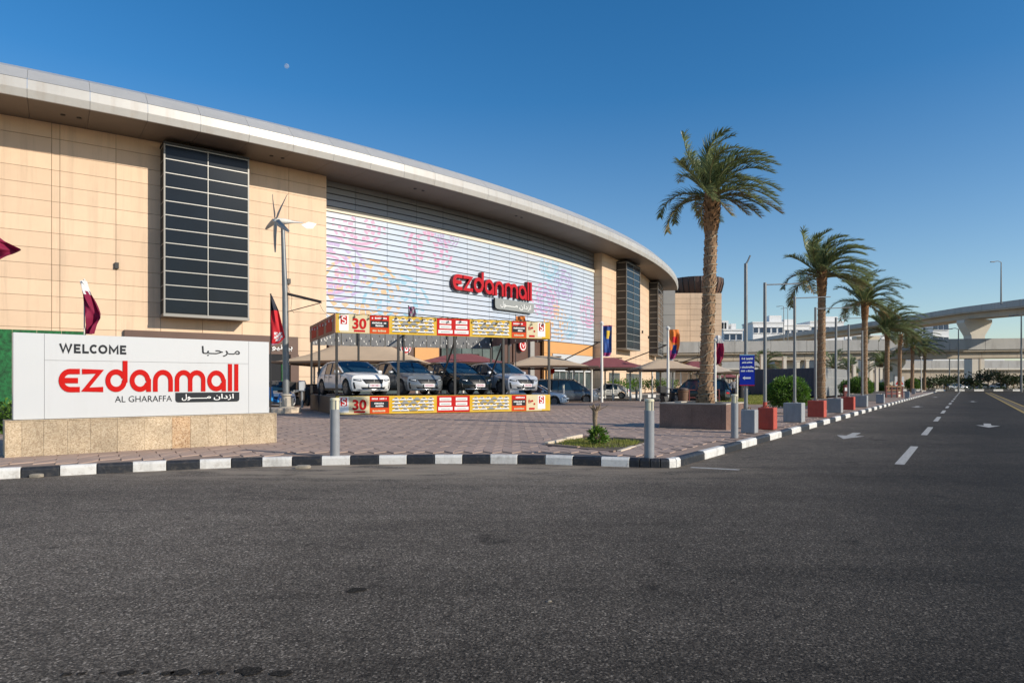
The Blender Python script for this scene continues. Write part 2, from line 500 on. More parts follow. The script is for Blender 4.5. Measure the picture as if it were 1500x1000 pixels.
M('trunk', (0.42, 0.265, 0.155), 0.9, var=0.4, vs=9, bump=0.5, bs=35, island=0.16)
M('trunk_top', (0.42, 0.22, 0.10), 0.9, var=0.5, vs=9, bump=0.6, bs=30, island=0.35)
M('cable_pale', (0.50, 0.42, 0.29), 0.6)
M('frond', (0.22, 0.28, 0.13), 0.40, island=0.4, trans=0.32, var=0.3, vs=1.5, col2=(0.22, 0.245, 0.09))
M('frond_dry', (0.24, 0.165, 0.075), 0.7, island=0.3, trans=0.2)
M('rachis', (0.24, 0.22, 0.09), 0.5)
M('leaf', (0.11, 0.215, 0.025), 0.5, island=0.45, trans=0.25)
M('leaf_light', (0.12, 0.19, 0.022), 0.5, island=0.4, trans=0.3)
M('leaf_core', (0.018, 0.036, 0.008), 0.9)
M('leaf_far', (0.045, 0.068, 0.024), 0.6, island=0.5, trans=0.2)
M('leaf_olive', (0.10, 0.11, 0.04), 0.6, island=0.4, trans=0.2)
M('grass', (0.20, 0.25, 0.03), 0.7, island=0.45, trans=0.35, var=0.5, vs=2.0, col2=(0.36, 0.32, 0.08))
M('soil', (0.13, 0.10, 0.065), 0.95, var=0.4, vs=6, bump=0.6, bs=25)
M('lawn', (0.20, 0.21, 0.05), 0.95, var=0.5, vs=1.2, col2=(0.36, 0.29, 0.11))
M('bark', (0.30, 0.22, 0.14), 0.85, var=0.4, vs=20, bump=0.5, bs=40)
M('green_wall', (0.010, 0.17, 0.042), 0.7, var=0.75, vs=5, bump=1.0, bs=26)
M('hoard_navy', (0.045, 0.072, 0.12), 0.5, metal=0.2, rnd=0.08)
M('hoard_light', (0.46, 0.46, 0.45), 0.45, metal=0.3, rnd=0.06)
M('bridge', (0.50, 0.42, 0.32), 0.8, var=0.12, vs=0.25)
M('bridge_parapet', (0.45, 0.435, 0.405), 0.75, var=0.12, vs=0.4)
M('bridge_white', (0.68, 0.62, 0.52), 0.75, var=0.08, vs=0.4)
M('villa_white', (0.80, 0.79, 0.77), 0.7, var=0.05, vs=0.2)
M('villa_glass', (0.03, 0.05, 0.09), 0.15)
M('barrier_red', (0.16, 0.03, 0.025), 0.6, dirt=0.3)
M('rust', (0.22, 0.11, 0.05), 0.8, var=0.3, vs=4)
M('oil', (0.014, 0.013, 0.012), 0.95, spec=0.03, var=0.5, vs=45, col2=(0.06, 0.053, 0.045), bump=0.6, bs=70)
M('moon', (0.80, 0.80, 0.78), 0.9, var=0.3, vs=0.12)
_nt = MAT['moon'].node_tree; _t = nd(_nt, 'ShaderNodeBsdfTransparent'); _x = nd(_nt, 'ShaderNodeMixShader'); _x.inputs[0].default_value = 0.17   # seen through daylight air
_nt.links.new(_t.outputs[0], _x.inputs[1]); _nt.links.new(_nt.nodes['Principled BSDF'].outputs[0], _x.inputs[2]); _nt.links.new(_x.outputs[0], _nt.nodes['Material Output'].inputs[0])
M('print_pink', (0.62, 0.33, 0.50), 0.5)
M('print_purple', (0.43, 0.34, 0.57), 0.5)
M('print_orange', (0.68, 0.43, 0.25), 0.5)
M('print_blue', (0.28, 0.50, 0.64), 0.5)
M('tyre', (0.018, 0.018, 0.018), 0.8)
M('rim', (0.16, 0.165, 0.17), 0.35, metal=0.7)
M('trim', (0.015, 0.015, 0.016), 0.4)
M('chrome', (0.75, 0.75, 0.75), 0.12, metal=1.0)
M('lamp_glass', (0.55, 0.58, 0.62), 0.08, spec=0.8)
M('car_glass', (0.012, 0.035, 0.060), 0.03, spec=0.8)
M('plate_white', (0.80, 0.77, 0.77), 0.4)
M('plate_ink', (0.32, 0.05, 0.12), 0.5)
M('paint_white', (0.74, 0.74, 0.73), 0.25, coat=0.6)
M('paint_grey', (0.19, 0.21, 0.225), 0.28, metal=0.35, coat=0.7)
M('paint_black', (0.006, 0.010, 0.011), 0.22, coat=0.25)
M('paint_blue', (0.012, 0.02, 0.10), 0.22, coat=0.7)
M('paint_steel', (0.13, 0.155, 0.185), 0.28, metal=0.35, coat=0.7)
M('paint_silver', (0.55, 0.56, 0.58), 0.28, metal=0.3, coat=0.6)
M('skin', (0.36, 0.21, 0.14), 0.6)
M('cloth_grey', (0.30, 0.30, 0.33), 0.85, var=0.3, vs=12)
M('cloth_black', (0.016, 0.015, 0.018), 0.85)
M('cloth_dark', (0.04, 0.042, 0.055), 0.85)
M('hair', (0.012, 0.010, 0.009), 0.6)
M('plastic_blue', (0.03, 0.25, 0.62), 0.4)
M('bin_grey', (0.42, 0.43, 0.45), 0.5)
M('bin_brown', (0.16, 0.085, 0.045), 0.7, var=0.2, vs=6)
M('stone_rubble', (0.36, 0.31, 0.24), 0.85, var=0.25, vs=12, bump=0.4, bs=30)

def streaks(name, amount, sc=(1.3, 1.3, 0.07), col=(0.30, 0.22, 0.15)):
    """rain and dust runs down a wall: a vertical stain pattern in the material"""
    nt = MAT[name].node_tree; L = nt.links.new; b = nt.nodes['Principled BSDF']
    src = b.inputs['Base Color'].links[0].from_socket
    geo = nd(nt, 'ShaderNodeNewGeometry'); mp = nd(nt, 'ShaderNodeMapping'); mp.inputs['Scale'].default_value = sc
    nz = nd(nt, 'ShaderNodeTexNoise'); nz.inputs['Scale'].default_value = 1.0; nz.inputs['Detail'].default_value = 7; nz.inputs['Roughness'].default_value = 0.7
    L(geo.outputs['Position'], mp.inputs['Vector']); L(mp.outputs[0], nz.inputs['Vector'])
    mr = nd(nt, 'ShaderNodeMapRange'); mr.inputs[1].default_value = 0.50; mr.inputs[2].default_value = 0.78; mr.inputs[4].default_value = amount
    L(nz.outputs['Fac'], mr.inputs[0])
    mx = nd(nt, 'ShaderNodeMix', data_type='RGBA'); mx.inputs[7].default_value = (*col, 1)
    L(mr.outputs[0], mx.inputs[0]); L(src, mx.inputs[6]); L(mx.outputs[2], b.inputs['Base Color'])
streaks('wall_tan', 0.42); streaks('fascia', 0.45); streaks('bridge_parapet', 0.6, (0.5, 0.5, 0.12), (0.16, 0.14, 0.12)); streaks('bridge', 0.4, (0.4, 0.4, 0.08), (0.22, 0.18, 0.13))
streaks('sign_white', 0.10, (3.0, 3.0, 0.25)); streaks('kerb_white', 0.5, (2.5, 2.5, 1.2), (0.10, 0.09, 0.08)); streaks('block_grey', 0.35, (6, 6, 0.8), (0.12, 0.11, 0.10)); streaks('block_red', 0.35, (6, 6, 0.8), (0.14, 0.05, 0.04)); streaks('bollard_grey', 0.35, (9, 9, 1.2), (0.12, 0.11, 0.10))
streaks('louvre_light', 0.18, (0.8, 0.8, 0.06), (0.40, 0.40, 0.42))

# ---------------------------------------------------------------- ground, road, plaza
RD = Vector((0.555, 0.832, 0)).normalized()              # direction of the road
RN = Vector((-RD.y, RD.x, 0))                            # from the road towards the plaza
KC = Vector((3.05, 12.32, 0))                            # the kerb line starts here
def road(a, b, z=0.0): return KC + RD * a + RN * b + Vector((0, 0, z))

g = MB().quad((-3000, -300, -0.03), (3000, -300, -0.03), (3000, 6000, -0.03), (-3000, 6000, -0.03))
props(g.build('ground', 'sand'), kind='structure')
g = MB().quad((-60, -12, 0), (130, -12, 0), (130, 128, 0), (-60, 128, 0))
props(g.build('road', 'asphalt'), kind='structure')

front = [(-13, 8.3), (-11, 9.25), (-9.4, 10.0), (-8.0, 10.68), (-7.2, 11.12), (-6.4, 11.55), (-5.4, 11.98), (-4.46, 12.28), (-3.44, 12.5), (-2.42, 12.64), (-1.4, 12.72),
         (-0.39, 12.73), (0.61, 12.64), (2.1, 12.22), (2.5, 12.09), (2.75, 12.07), (2.92, 12.15), (3.05, 12.32)]
front = [Vector((*p, 0)) for p in front]
def along(path):
    acc = [0.0]
    for a, b in zip(path, path[1:]): acc.append(acc[-1] + (b - a).length)
    return acc
facc = along(front)
def fpos(s):
    for i in range(len(front) - 1):
        if s <= facc[i + 1] or i == len(front) - 2:
            t = (s - facc[i]) / (facc[i + 1] - facc[i])
            return front[i].lerp(front[i + 1], t)
def fnorm(s):
    t = (fpos(min(s + 0.15, facc[-1])) - fpos(max(s - 0.15, 0))).normalized()
    return Vector((-t.y, t.x, 0))

kerb = thing('kerb', kind='structure')
def kerb_stone(a, b, na, nb, mat):
    j = random.uniform(-0.004, 0.004)
    prof = [(0.0, -0.05), (0.0, 0.125 + j), (0.03, 0.165 + j), (0.15, 0.165 + j), (0.15, -0.05)]
    gap = (b - a).normalized() * 0.006
    a, b = a + gap, b - gap
    vs = [a + na * p + Vector((0, 0, z)) for p, z in prof] + [b + nb * p + Vector((0, 0, z)) for p, z in prof]
    mb = MB().add(vs, [(i, i + 5, i + 6, i + 1) for i in range(4)] + [(0, 1, 2, 3, 4), (9, 8, 7, 6, 5)])
    mb.build('kerb_stone', mat, kerb, bevel=0.008)
s_c = facc[13]                       # where the small corner stones start
s, k = s_c, 0
while s > 0.6:
    L_ = 0.515
    kerb_stone(fpos(s - L_), fpos(s), fnorm(s - L_), fnorm(s), 'kerb_white' if k % 2 == 0 else 'kerb_black')
    s -= L_; k += 1
cs = [s_c + (facc[-1] - s_c) * t for t in (0, 0.17, 0.34, 0.51, 0.66, 0.83, 1.0)]
for i in range(6):
    kerb_stone(fpos(cs[i]), fpos(cs[i + 1]), fnorm(cs[i]), fnorm(cs[i + 1]) if i < 5 else RN, 'kerb_black' if i < 4 else 'kerb_white')
a, k = 0.0, 0
while a < 122:
    L_ = 1.34 if a < 60 else 1.34
    kerb_stone(road(a, 0), road(a + L_, 0), RN, RN, 'kerb_black' if k % 2 == 0 else 'kerb_white')
    a += L_; k += 1

# plaza and pavement: one slab behind the kerb
inner = [fpos(s) + fnorm(s) * 0.08 for s in [facc[-1] * i / 60 for i in range(61)]]
outline = inner + [road(0.4, 0.08), road(122, 0.08), road(122, 6.5), road(48, 6.5), Vector((16, 52, 0)), Vector((-40, 52, 0)), Vector((-40, 8, 0))]
ZB = PZ - 0.014
me = bpy.data.meshes.new('plaza')
bm = bmesh.new()
fc = bm.faces.new([bm.verts.new((p.x, p.y, ZB)) for p in outline])
bmesh.ops.triangulate(bm, faces=[fc])
bm.normal_update()
for f in bm.faces:
    if f.normal.z < 0: f.normal_flip()
bm.to_mesh(me); bm.free()
me.materials.append(MAT['paving_base'])
plaza = bpy.data.objects.new('plaza', me); C.objects.link(plaza)
props(plaza, kind='structure'); WM[plaza.name] = Matrix.Identity(4)

bed = [Vector((0.78, 14.76)), Vector((1.74, 16.75)), Vector((3.02, 15.5)), Vector((2.06, 13.45))]
def in_poly(p, poly):
    c = False
    for i in range(len(poly)):
        a, b = poly[i], poly[i - 1]
        if (a.y > p[1]) != (b.y > p[1]) and p[0] < (b.x - a.x) * (p[1] - a.y) / (b.y - a.y) + a.x: c = not c
    return c
pave_in = [fpos(s) + fnorm(s) * 0.20 for s in [facc[-1] * i / 60 for i in range(61)]] + [road(0.6, 0.20), road(122, 0.20), road(122, 6.4), road(48, 6.4), Vector((15, 51.5, 0)), Vector((-39, 51.5, 0)), Vector((-39, 9, 0))]
pv = MB()
W2, RW, AM = 0.19, 0.60, 0.16
for j in range(int((36 - 8.5) / RW)):
    y0 = 8.5 + j * RW
    half = 0.8 * y0 + 2
    for i in range(int(-min(15, half) / W2), int(min(20, half) / W2)):
        x0 = i * W2
        cx, cy = x0 + W2 / 2, y0 + RW / 2
        if in_poly((cx, cy), bed) or not all(in_poly((x_, y_), pave_in) for x_ in (x0, x0 + W2) for y_ in (y0 - AM, y0 + RW + AM)): continue
        s0 = AM if (i % 2 == 0) else -AM
        h = PZ + random.uniform(-0.003, 0.003)
        tl, tr = random.uniform(-0.002, 0.002), random.uniform(-0.002, 0.002)
        e, ey_ = 0.001, 0.020
        top = [(x0 + e, y0 + ey_ - s0, h + tl), (x0 + W2 - e, y0 + ey_ + s0, h + tr), (x0 + W2 - e, y0 + RW - ey_ + s0, h + tr), (x0 + e, y0 + RW - ey_ - s0, h + tl)]
        bot = [(p[0], p[1], ZB - 0.01) for p in top]
        pv.add(top + bot, ((0, 1, 2, 3), (0, 4, 5, 1), (1, 5, 6, 2), (2, 6, 7, 3), (3, 7, 4, 0)))
o = pv.build('zigzag_pavers', 'paving', plaza); o['kind'] = 'stuff'

# planting bed
bc = sum((b for b in bed), Vector((0, 0))) / 4
bedo = thing('planting_bed', 'diamond shaped grass bed with pale edging set into the plaza paving', 'planting bed', (bc.x, bc.y, PZ))
mb = MB(); mb.add([(b.x, b.y, PZ + 0.012) for b in bed], [(3, 2, 1, 0)])
mb.build('soil', 'soil', bedo, world=True)
for i in range(4):
    a, b = bed[i].to_3d(), bed[(i + 1) % 4].to_3d()
    t = (b - a).normalized(); n = Vector((-t.y, t.x, 0)); Ls = (b - a).length
    for q in range(2):
        hh = (0.10, 0.085, 0.03, 0.05)[i]
        mb = MB().obox(a + t * (Ls * q / 2 + 0.01) + n * 0.0 + Vector((0, 0, PZ - 0.03)), t * (Ls / 2 - 0.02), n * 0.09, (0, 0, hh + 0.02 * q))
        mb.build('edging_stone', 'cream_wall' if i in (0, 2) else 'paving_base', bedo, world=True, bevel=0.008)
mb = MB()
for i in range(5200):
    u_, v_ = random.random(), random.random()
    p = bed[0].lerp(bed[1], u_).lerp(bed[3].lerp(bed[2], u_), v_)
    if (p - bc).length > 1.05 * random.uniform(0.75, 1.1): continue
    if math.sin(p.x * 5.1) + math.sin(p.y * 4.3 + p.x * 2) < random.uniform(-1.6, 0.4) and random.random() < 0.7: continue
    an = random.uniform(0, 6.28); h = random.uniform(0.03, 0.085)
    d = Vector((math.cos(an), math.sin(an), 0)); w = Vector((-d.y, d.x, 0)) * 0.006
    b0 = Vector((p.x, p.y, PZ + 0.01))
    mb.add([b0 - w, b0 + w, b0 + d * h * 0.6 + Vector((0, 0, h))], [(0, 1, 2)])
o = mb.build('grass_blades', 'grass', bedo, world=True); o['kind'] = 'stuff'

# road markings
mk = thing('road_markings', kind='structure')
LANE = -5.02                                              # lane line, metres from the kerb
def strip(a0, a1, b0, b1, mat, name):
    n = max(1, int((a1 - a0) / 6))
    mb = MB()
    for i in range(n):
        p, q = lerp(a0, a1, i / n), lerp(a0, a1, (i + 1) / n)
        mb.quad(road(p, b1, 0.005), road(p, b0, 0.005), road(q, b0, 0.005), road(q, b1, 0.005))
    mb.build(name, mat, mk)
lane0 = (Vector((7.15, 12.6, 0)) - KC)
LANE, A0 = lane0.dot(RN), lane0.dot(RD)
for k in range(13):
    strip(A0 + k * 8.55, A0 + k * 8.55 + 4.3, LANE - 0.08, LANE + 0.08, 'road_paint', 'lane_dash')
strip(A0 + 105, 130, LANE - 0.07, LANE + 0.07, 'road_paint', 'lane_dash')
yl = (Vector((25.9, 34.5, 0)) - KC)
for db in (0.0, -0.62):
    strip(yl.dot(RD) - 14, 122, yl.dot(RN) + db - 0.07, yl.dot(RN) + db + 0.07, 'road_yellow', 'centre_line')
mb = MB().quad(road(10, yl.dot(RN) - 0.5, 0.004), road(122, yl.dot(RN) - 0.5, 0.004), road(122, yl.dot(RN) - 0.1, 0.004), road(10, yl.dot(RN) - 0.1, 0.004))
mb.build('centre_strip', 'soil', mk)
# stop line stub at the corner
q0, q1 = Vector((3.15, 12.1, 0.005)), Vector((3.9, 11.75, 0.005))
mb = MB().quad(q0, q1, q1 + Vector((0.07, 0.12, 0)), q0 + Vector((0.07, 0.12, 0))); mb.build('stop_line', 'road_paint', mk)
def arrow(c, L_=4.0):
    a, b = (c - KC).dot(RD), (c - KC).dot(RN)
    def P(x, y): return road(a + x, b + y, 0.005)
    mb = MB()
    mb.quad(P(L_ / 2, 0.1), P(L_ / 2, -0.1), P(-0.1, -0.1), P(-0.1, 0.1)) if False else mb.quad(P(L_ / 2, -0.11), P(L_ / 2, 0.11), P(0, 0.11), P(0, -0.11))
    mb.add([P(0, -0.36), P(0, 0.36), P(-L_ / 2, 0)], [(0, 1, 2)])
    mb.build('lane_arrow', 'road_paint', mk)
for u_, v_ in ((1246, 638), (1447, 623), (1343, 595.5), (1425, 588), (1370, 581.5)):
    arrow(gd(u_, v_, 0), 2.7)
# oil drips where cars wait, in a broken line
for i, (u_, v_, w_) in enumerate(((98, 987, 0.035), (120, 986, 0.03), (150, 985, 0.02), (187, 985, 0.06), (215, 985, 0.03), (245, 986, 0.045), (265, 985, 0.07), (302, 984, 0.055), (325, 985, 0.04), (366, 982, 0.10), (413, 986, 0.075), (522, 864, 0.10))):
    p = gd(u_, v_, 0); rn = random.Random(i)
    ring_ = [p + Vector((w_ * 0.75 * rn.uniform(0.7, 1.2) * math.cos(k * 0.52), w_ * 0.6 * rn.uniform(0.6, 1.2) * math.sin(k * 0.52), 0.004)) for k in range(12)]
    MB().add(ring_, [tuple(range(12))]).build('oil_drip', 'oil', mk)
# stones and rubble at the kerb foot
def rubble(c, size, label):
    mb = MB()
    def fn(a, b):
        th, ph = a * 2 * math.pi, (b - 0.5) * math.pi
        r = 1 + 0.2 * math.sin(3 * th + 2) * math.cos(2 * ph) + 0.12 * math.sin(5 * th)
        q = lambda x: math.copysign(abs(x) ** 0.45, x)
        return Vector(c) + Vector((q(math.cos(th) * math.cos(ph)) * size[0] * r, q(math.sin(th) * math.cos(ph)) * size[1], max(-0.9, q(math.sin(ph))) * size[2] + size[2] * 0.85))
    mb.grid(fn, 14, 7)
    props(mb.build('loose_stone', 'stone_rubble', smooth=30), label, 'stone')
rubble(gd(444, 686, 0), (0.12, 0.07, 0.035), 'small flat concrete chunk lying by the kerb right of the welcome sign')
rubble(gd(54, 699, 0), (0.09, 0.05, 0.035), 'small broken stone at the kerb foot below the welcome sign')
rubble(gd(805, 881, 0), (0.012, 0.010, 0.006), 'tiny pebble lying alone on the asphalt in the foreground')

# far island with black and white kerb, end of the road
fk = thing('far_kerb', kind='structure')
for i in range(46):
    x0 = 70 + i * 1.35 * 1.35
    mb = MB().box((x0, 129.2 + 0.02 * (i % 2), 0.13), (1.82, 0.5, 0.45)); mb.build('kerb_stone', 'kerb_black' if i % 2 else 'kerb_white', fk)
# lawn behind the palm
lw = [gd(1040, 592), gd(1122, 592), gd(1122, 577.5), gd(1052, 577.5)]
mb = MB().add([p + Vector((0, 0, 0.03)) for p in lw] + [p for p in lw], [(0, 1, 2, 3), (0, 4, 5, 1), (1, 5, 6, 2), (2, 6, 7, 3), (3, 7, 4, 0)])
lawn = props(mb.build('lawn', 'lawn'), kind='structure')
mb = MB()
for i in range(9000):
    u_, v_ = random.random() ** 1.0, random.random()
    p = lw[0].lerp(lw[1], u_).lerp(lw[3].lerp(lw[2], u_), v_ ** 1.5)
    an = random.uniform(0, 6.28); h = random.uniform(0.05, 0.12)
    d = Vector((math.cos(an), math.sin(an), 0)); w = Vector((-d.y, d.x, 0)) * 0.02
    b0 = p + Vector((0, 0, 0.03))
    mb.add([b0 - w, b0 + w, b0 + d * h * 0.6 + Vector((0, 0, h))], [(0, 1, 2)])
o = mb.build('grass_blades', 'grass', lawn); o['kind'] = 'stuff'

# ---------------------------------------------------------------- the mall
BC, BR = Vector((-105.253, 157.197)), 139.329
def pt(th, off, z):
    r = BR - off
    return Vector((BC.x + r * math.cos(rad(th)), BC.y + r * math.sin(rad(th)), z))
def th_of(u, off):
    r = BR - off; k = (u - 750) / 1000
    a = k * k + 1; b = -2 * (k * BC.x + BC.y); c = BC.length_squared - r * r
    t = (-b - math.sqrt(max(0, b * b - 4 * a * c))) / (2 * a)
    return math.degrees(math.atan2(t - BC.y, k * t - BC.x))
def z_at(u, v, off):
    p = pt(th_of(u, off), off, 0)
    return 1.5 + (561 - v) * p.y / 1000
def plate(mb, t0, t1, off, z0, z1, thick, mat=0, n=None):
    """curved slab of the facade: from theta t0 to t1, front face at off, going inward by thick"""
    n = n or max(1, int(abs(t1 - t0) / 0.9 + 0.5))
    ths = [lerp(t0, t1, i / n) for i in range(n + 1)]
    vs = []
    for t in ths:
        vs += [pt(t, off, z0), pt(t, off, z1), pt(t, off + thick, z1), pt(t, off + thick, z0)]
    fs = []
    for i in range(n):
        a, b = i * 4, i * 4 + 4
        fs += [(a, b, b + 1, a + 1), (a + 1, b + 1, b + 2, a + 2), (a + 2, b + 2, b + 3, a + 3), (a + 3, b + 3, b, a)]
    fs += [(0, 1, 2, 3), (n * 4 + 3, n * 4 + 2, n * 4 + 1, n * 4)]
    return mb.add(vs, fs, mat)
mall = thing('shopping_mall', 'large curved tan shopping mall with silver eave and white louvred front', 'shopping mall', pt(-39, 5, 0))
E_ = 18.5
T_L1, T_R0 = -48.37, -30.25
wall = plate(MB(), -62, T_L1, 3.97, 0, E_, 2.2, 0, 14).build('wall', 'wall_back', mall, world=True)
wall_r = plate(MB(), T_R0, -13.5, 3.97, 0, E_, 2.2, 0, 16).build('wall', 'wall_back', mall, world=True)
box1 = (th_of(241, 2.4), th_of(364, 2.4))
box2 = (th_of(918, 2.4), th_of(937.5, 2.4))
box3 = (th_of(964, 2.4), th_of(964, 2.4) + 4.0)
cols_l = [-62, -60.0, -58.1, -56.27, -56.08, -54.73, box1[0] - 0.0, -52.4, box1[1], -49.69, T_L1]
cols_r = [T_R0, -28.9, box2[0], box2[1], -22.7, -20.6, box3[0] + 0.2, -15.6, -13.5]
for cols in (cols_l, cols_r):
    for a, b in zip(cols, cols[1:]):
        deep = 0.025 if abs(a + 56.27) < 0.01 else 0.0
        for r in range(18):
            z1 = E_ - r * 1.03; z0 = max(0.0, z1 - 1.03)
            hid = any(bx[0] - 0.01 <= a and b <= bx[1] + 0.01 for bx in (box1, box2)) and z0 > 6.4 and z1 < 18
            if hid or z1 < 0.3: continue
            mb = plate(MB(), a + 0.006, b - 0.006, 3.88 + deep, z0 + 0.012, z1 - 0.012 - (0.02 if r == 0 else 0), 0.07)
            mb.build('cladding_panel', 'wall_tan', wall if cols is cols_l else wall_r, world=True)
# pilaster returns beside the louvres
for t, sgn in ((T_L1, 1), (T_R0, -1)):
    for r in range(18):
        z1 = E_ - r * 1.03; z0 = max(0, z1 - 1.03)
        mb = plate(MB(), t, t + 0.03 * sgn, 3.90, z0 + 0.012, z1 - 0.02, 1.9, n=1)
        mb.build('cladding_panel', 'wall_tan', wall if sgn > 0 else wall_r, world=True)

def window_box(t0, t1, z0, z1, rows, cols):
    w = plate(MB(), t0, t1, 2.5, z0, z1, 1.37).build('window_box', 'steel_black', mall, world=True)
    hh = (z1 - z0 - 0.3) / rows
    for c in range(cols):
        a, b = lerp(t0, t1, c / cols), lerp(t0, t1, (c + 1) / cols)
        for r in range(rows):
            y0 = z0 + 0.15 + r * hh
            plate(MB(), a + 0.03, b - 0.03, 2.44, y0 + 0.05, y0 + hh - 0.05, 0.05, n=1).build('pane', 'glass_dark', w, world=True)
            plate(MB(), a, b, 2.40, y0 + hh - 0.028, y0 + hh + 0.028, 0.09, n=1).build('mullion', 'mullion', w, world=True)
    for c in range(cols + 1):
        t = lerp(t0, t1, c / cols)
        ww = 0.022 if c in (0, cols) else 0.010
        plate(MB(), t - ww, t + ww, 2.385, z0 + 0.02, z1 - 0.02, 0.10, n=1).build('mullion', 'frame_grey' if c in (0, cols) else 'mullion', w, world=True)
    plate(MB(), t0 - 0.03, t1 + 0.03, 2.37, z0 - 0.08, z0 + 0.12, 1.5, n=2).build('sill', 'frame_grey', w, world=True)
    plate(MB(), t0 - 0.03, t1 + 0.03, 2.37, z1 - 0.1, z1 + 0.06, 1.5, n=2).build('window_head', 'steel_black', w, world=True)
    # side lights
    for t, s_ in ((t0, -1), (t1, 1)):
        for r in range(rows):
            y0 = z0 + 0.15 + r * hh
            plate(MB(), t - 0.004, t + 0.012 * s_, 2.55, y0 + hh - 0.04, y0 + hh + 0.02, 1.2, n=1).build('mullion', 'mullion', w, world=True)
window_box(box1[0], box1[1], 6.2, 18.1, 12, 2)
window_box(box2[0], box2[1], 6.2, 18.1, 12, 2)
window_box(box3[0], box3[1], 6.2, 18.1, 12, 2)

# louvred front
lback = plate(MB(), T_L1 + 0.02, T_R0 - 0.02, 5.22, 6.3, E_, 0.6).build('louvre_front', 'void', mall, world=True)
tl = [T_L1 + 0.03 + (T_R0 - T_L1 - 0.06) * i / 13 for i in range(14)]
z_b, z_t = 6.40, 15.92
for a, b in zip(tl, tl[1:]):
    for r in range(19):
        z0 = z_b + r * (z_t - z_b) / 19
        plate(MB(), a + 0.008, b - 0.008, 5.0, z0 + 0.042, z0 + (z_t - z_b) / 19 - 0.042, 0.10, n=2).build('louvre_panel', 'louvre_light', lback, world=True)
    for r in range(4):
        z0 = 16.38 + r * 0.535
        plate(MB(), a + 0.006, b - 0.006, 5.0, z0 + 0.04, z0 + 0.495, 0.10, n=2).build('louvre_panel', 'louvre_dark', lback, world=True)
    plate(MB(), a, b, 4.90, z_t + 0.02, 16.32, 0.25, n=2).build('beam', 'beam_pale', lback, world=True)
# printed firework rosettes
def rosette(u, v, rpx, mat, seed, rings=4, n0=16):
    rn = random.Random(seed)
    t0 = th_of(u, 5.0); zc = z_at(u, v, 5.0); d = pt(t0, 5, 0).y
    Rm = rpx * d / 1000
    mb = MB(); rr = (BR - 5.0)
    for k in range(rings):
        r0 = Rm * (0.35 + 0.65 * k / (rings - 1)); n = n0 + k * 6
        for i in range(n):
            if rn.random() < 0.12: continue
            an = 2 * math.pi * (i + 0.5 * (k % 2)) / n
            ln, wd = Rm * 0.135 * (1.3 - 0.2 * k), Rm * 0.042 * (1 + 0.35 * k)
            c, s_ = math.cos(an), math.sin(an)
            q = []
            for (p_, w_) in ((-ln / 2, -wd), (ln / 2, -wd * 1.4), (ln / 2, wd * 1.4), (-ln / 2, wd)):
                x, y = (r0 + p_) * c - w_ * s_, (r0 + p_) * s_ + w_ * c
                q.append((x * 1.25, y))
            zs = [zc + y for x, y in q]
            ths = [t0 + math.degrees(x / rr) for x, y in q]
            if min(ths) < tl[0] or max(ths) > tl[-1] or min(zs) < z_b or max(zs) > z_t: continue
            row = (z_t - z_b) / 19
            za, zb_ = min(zs), max(zs)
            r_a = math.floor((za - z_b) / row)
            lo, hi = z_b + r_a * row + 0.04, z_b + (r_a + 1) * row - 0.04
            vs = [pt(t, 4.994, min(max(z, lo), hi)) for t, z in zip(ths, zs)]
            mb.add(vs, [(0, 1, 2, 3)])
    mb.build('firework_print', mat, lback, world=True)['kind'] = 'stuff'
for i, a in enumerate([(527, 330, 34, 'print_pink'), (484, 392, 46, 'print_purple'), (482, 398, 30, 'print_pink'), (531, 428, 52, 'print_orange'), (583, 448, 46, 'print_blue'), (628, 362, 36, 'print_pink'),
                       (826, 418, 22, 'print_purple'), (799, 441, 26, 'print_pink'), (799, 441, 18, 'print_purple'), (815, 474, 26, 'print_orange'), (862, 457, 22, 'print_pink'), (806, 392, 20, 'print_blue'), (836, 480, 16, 'print_blue'), (655, 345, 18, 'print_purple')]):
    rosette(*a, seed=i)

# eave: fascia, roof and soffit panels
eave = plate(MB(), -62, -13.6, 5.5, E_ + 0.1, 21.0, 6.0, 0, 30).build('roof', 'roof_metal', mall, world=True)
ths = [-62 + 1.31 * i for i in range(38)]
ths[-1] = -13.4
for a, b in zip(ths, ths[1:]):
    a, b = a + 0.004, b - 0.004
    def skin(prof, name, mat):
        mb = MB()
        pr = prof + [(o_ + 0.05, z_ - 0.03) for o_, z_ in prof[::-1]]
        k = len(pr); m_ = (a + b) / 2
        vs = [pt(t, o_, z_) for t in (a, m_, b) for o_, z_ in pr]
        fs = [(q * k + i, (q + 1) * k + i, (q + 1) * k + (i + 1) % k, q * k + (i + 1) % k) for q in range(2) for i in range(k)] + [tuple(range(k)), tuple(2 * k + i for i in range(k))[::-1]]
        mb.add(vs, fs).build(name, mat, eave, world=True)
    skin([(0.0, E_), (-0.14, E_ + 0.45), (-0.10, E_ + 1.05)], 'fascia_panel', 'fascia')
    skin([(-0.08, E_ + 1.08), (0.9, E_ + 2.0), (2.6, E_ + 2.75), (5.5, E_ + 3.2)], 'roof_panel', 'roof_metal')
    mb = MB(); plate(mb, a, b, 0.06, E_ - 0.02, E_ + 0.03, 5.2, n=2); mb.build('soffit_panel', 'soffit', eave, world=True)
mb = MB()
k_ = [(0, E_), (-0.14, E_ + 0.45), (-0.1, E_ + 1.05), (0.9, E_ + 2.0), (2.6, E_ + 2.75), (5.5, E_ + 3.2), (5.5, E_)]
mb.add([pt(-13.38, o_, z_) for o_, z_ in k_], [tuple(range(7))]); mb.build('end_cap', 'fascia', eave, world=True)
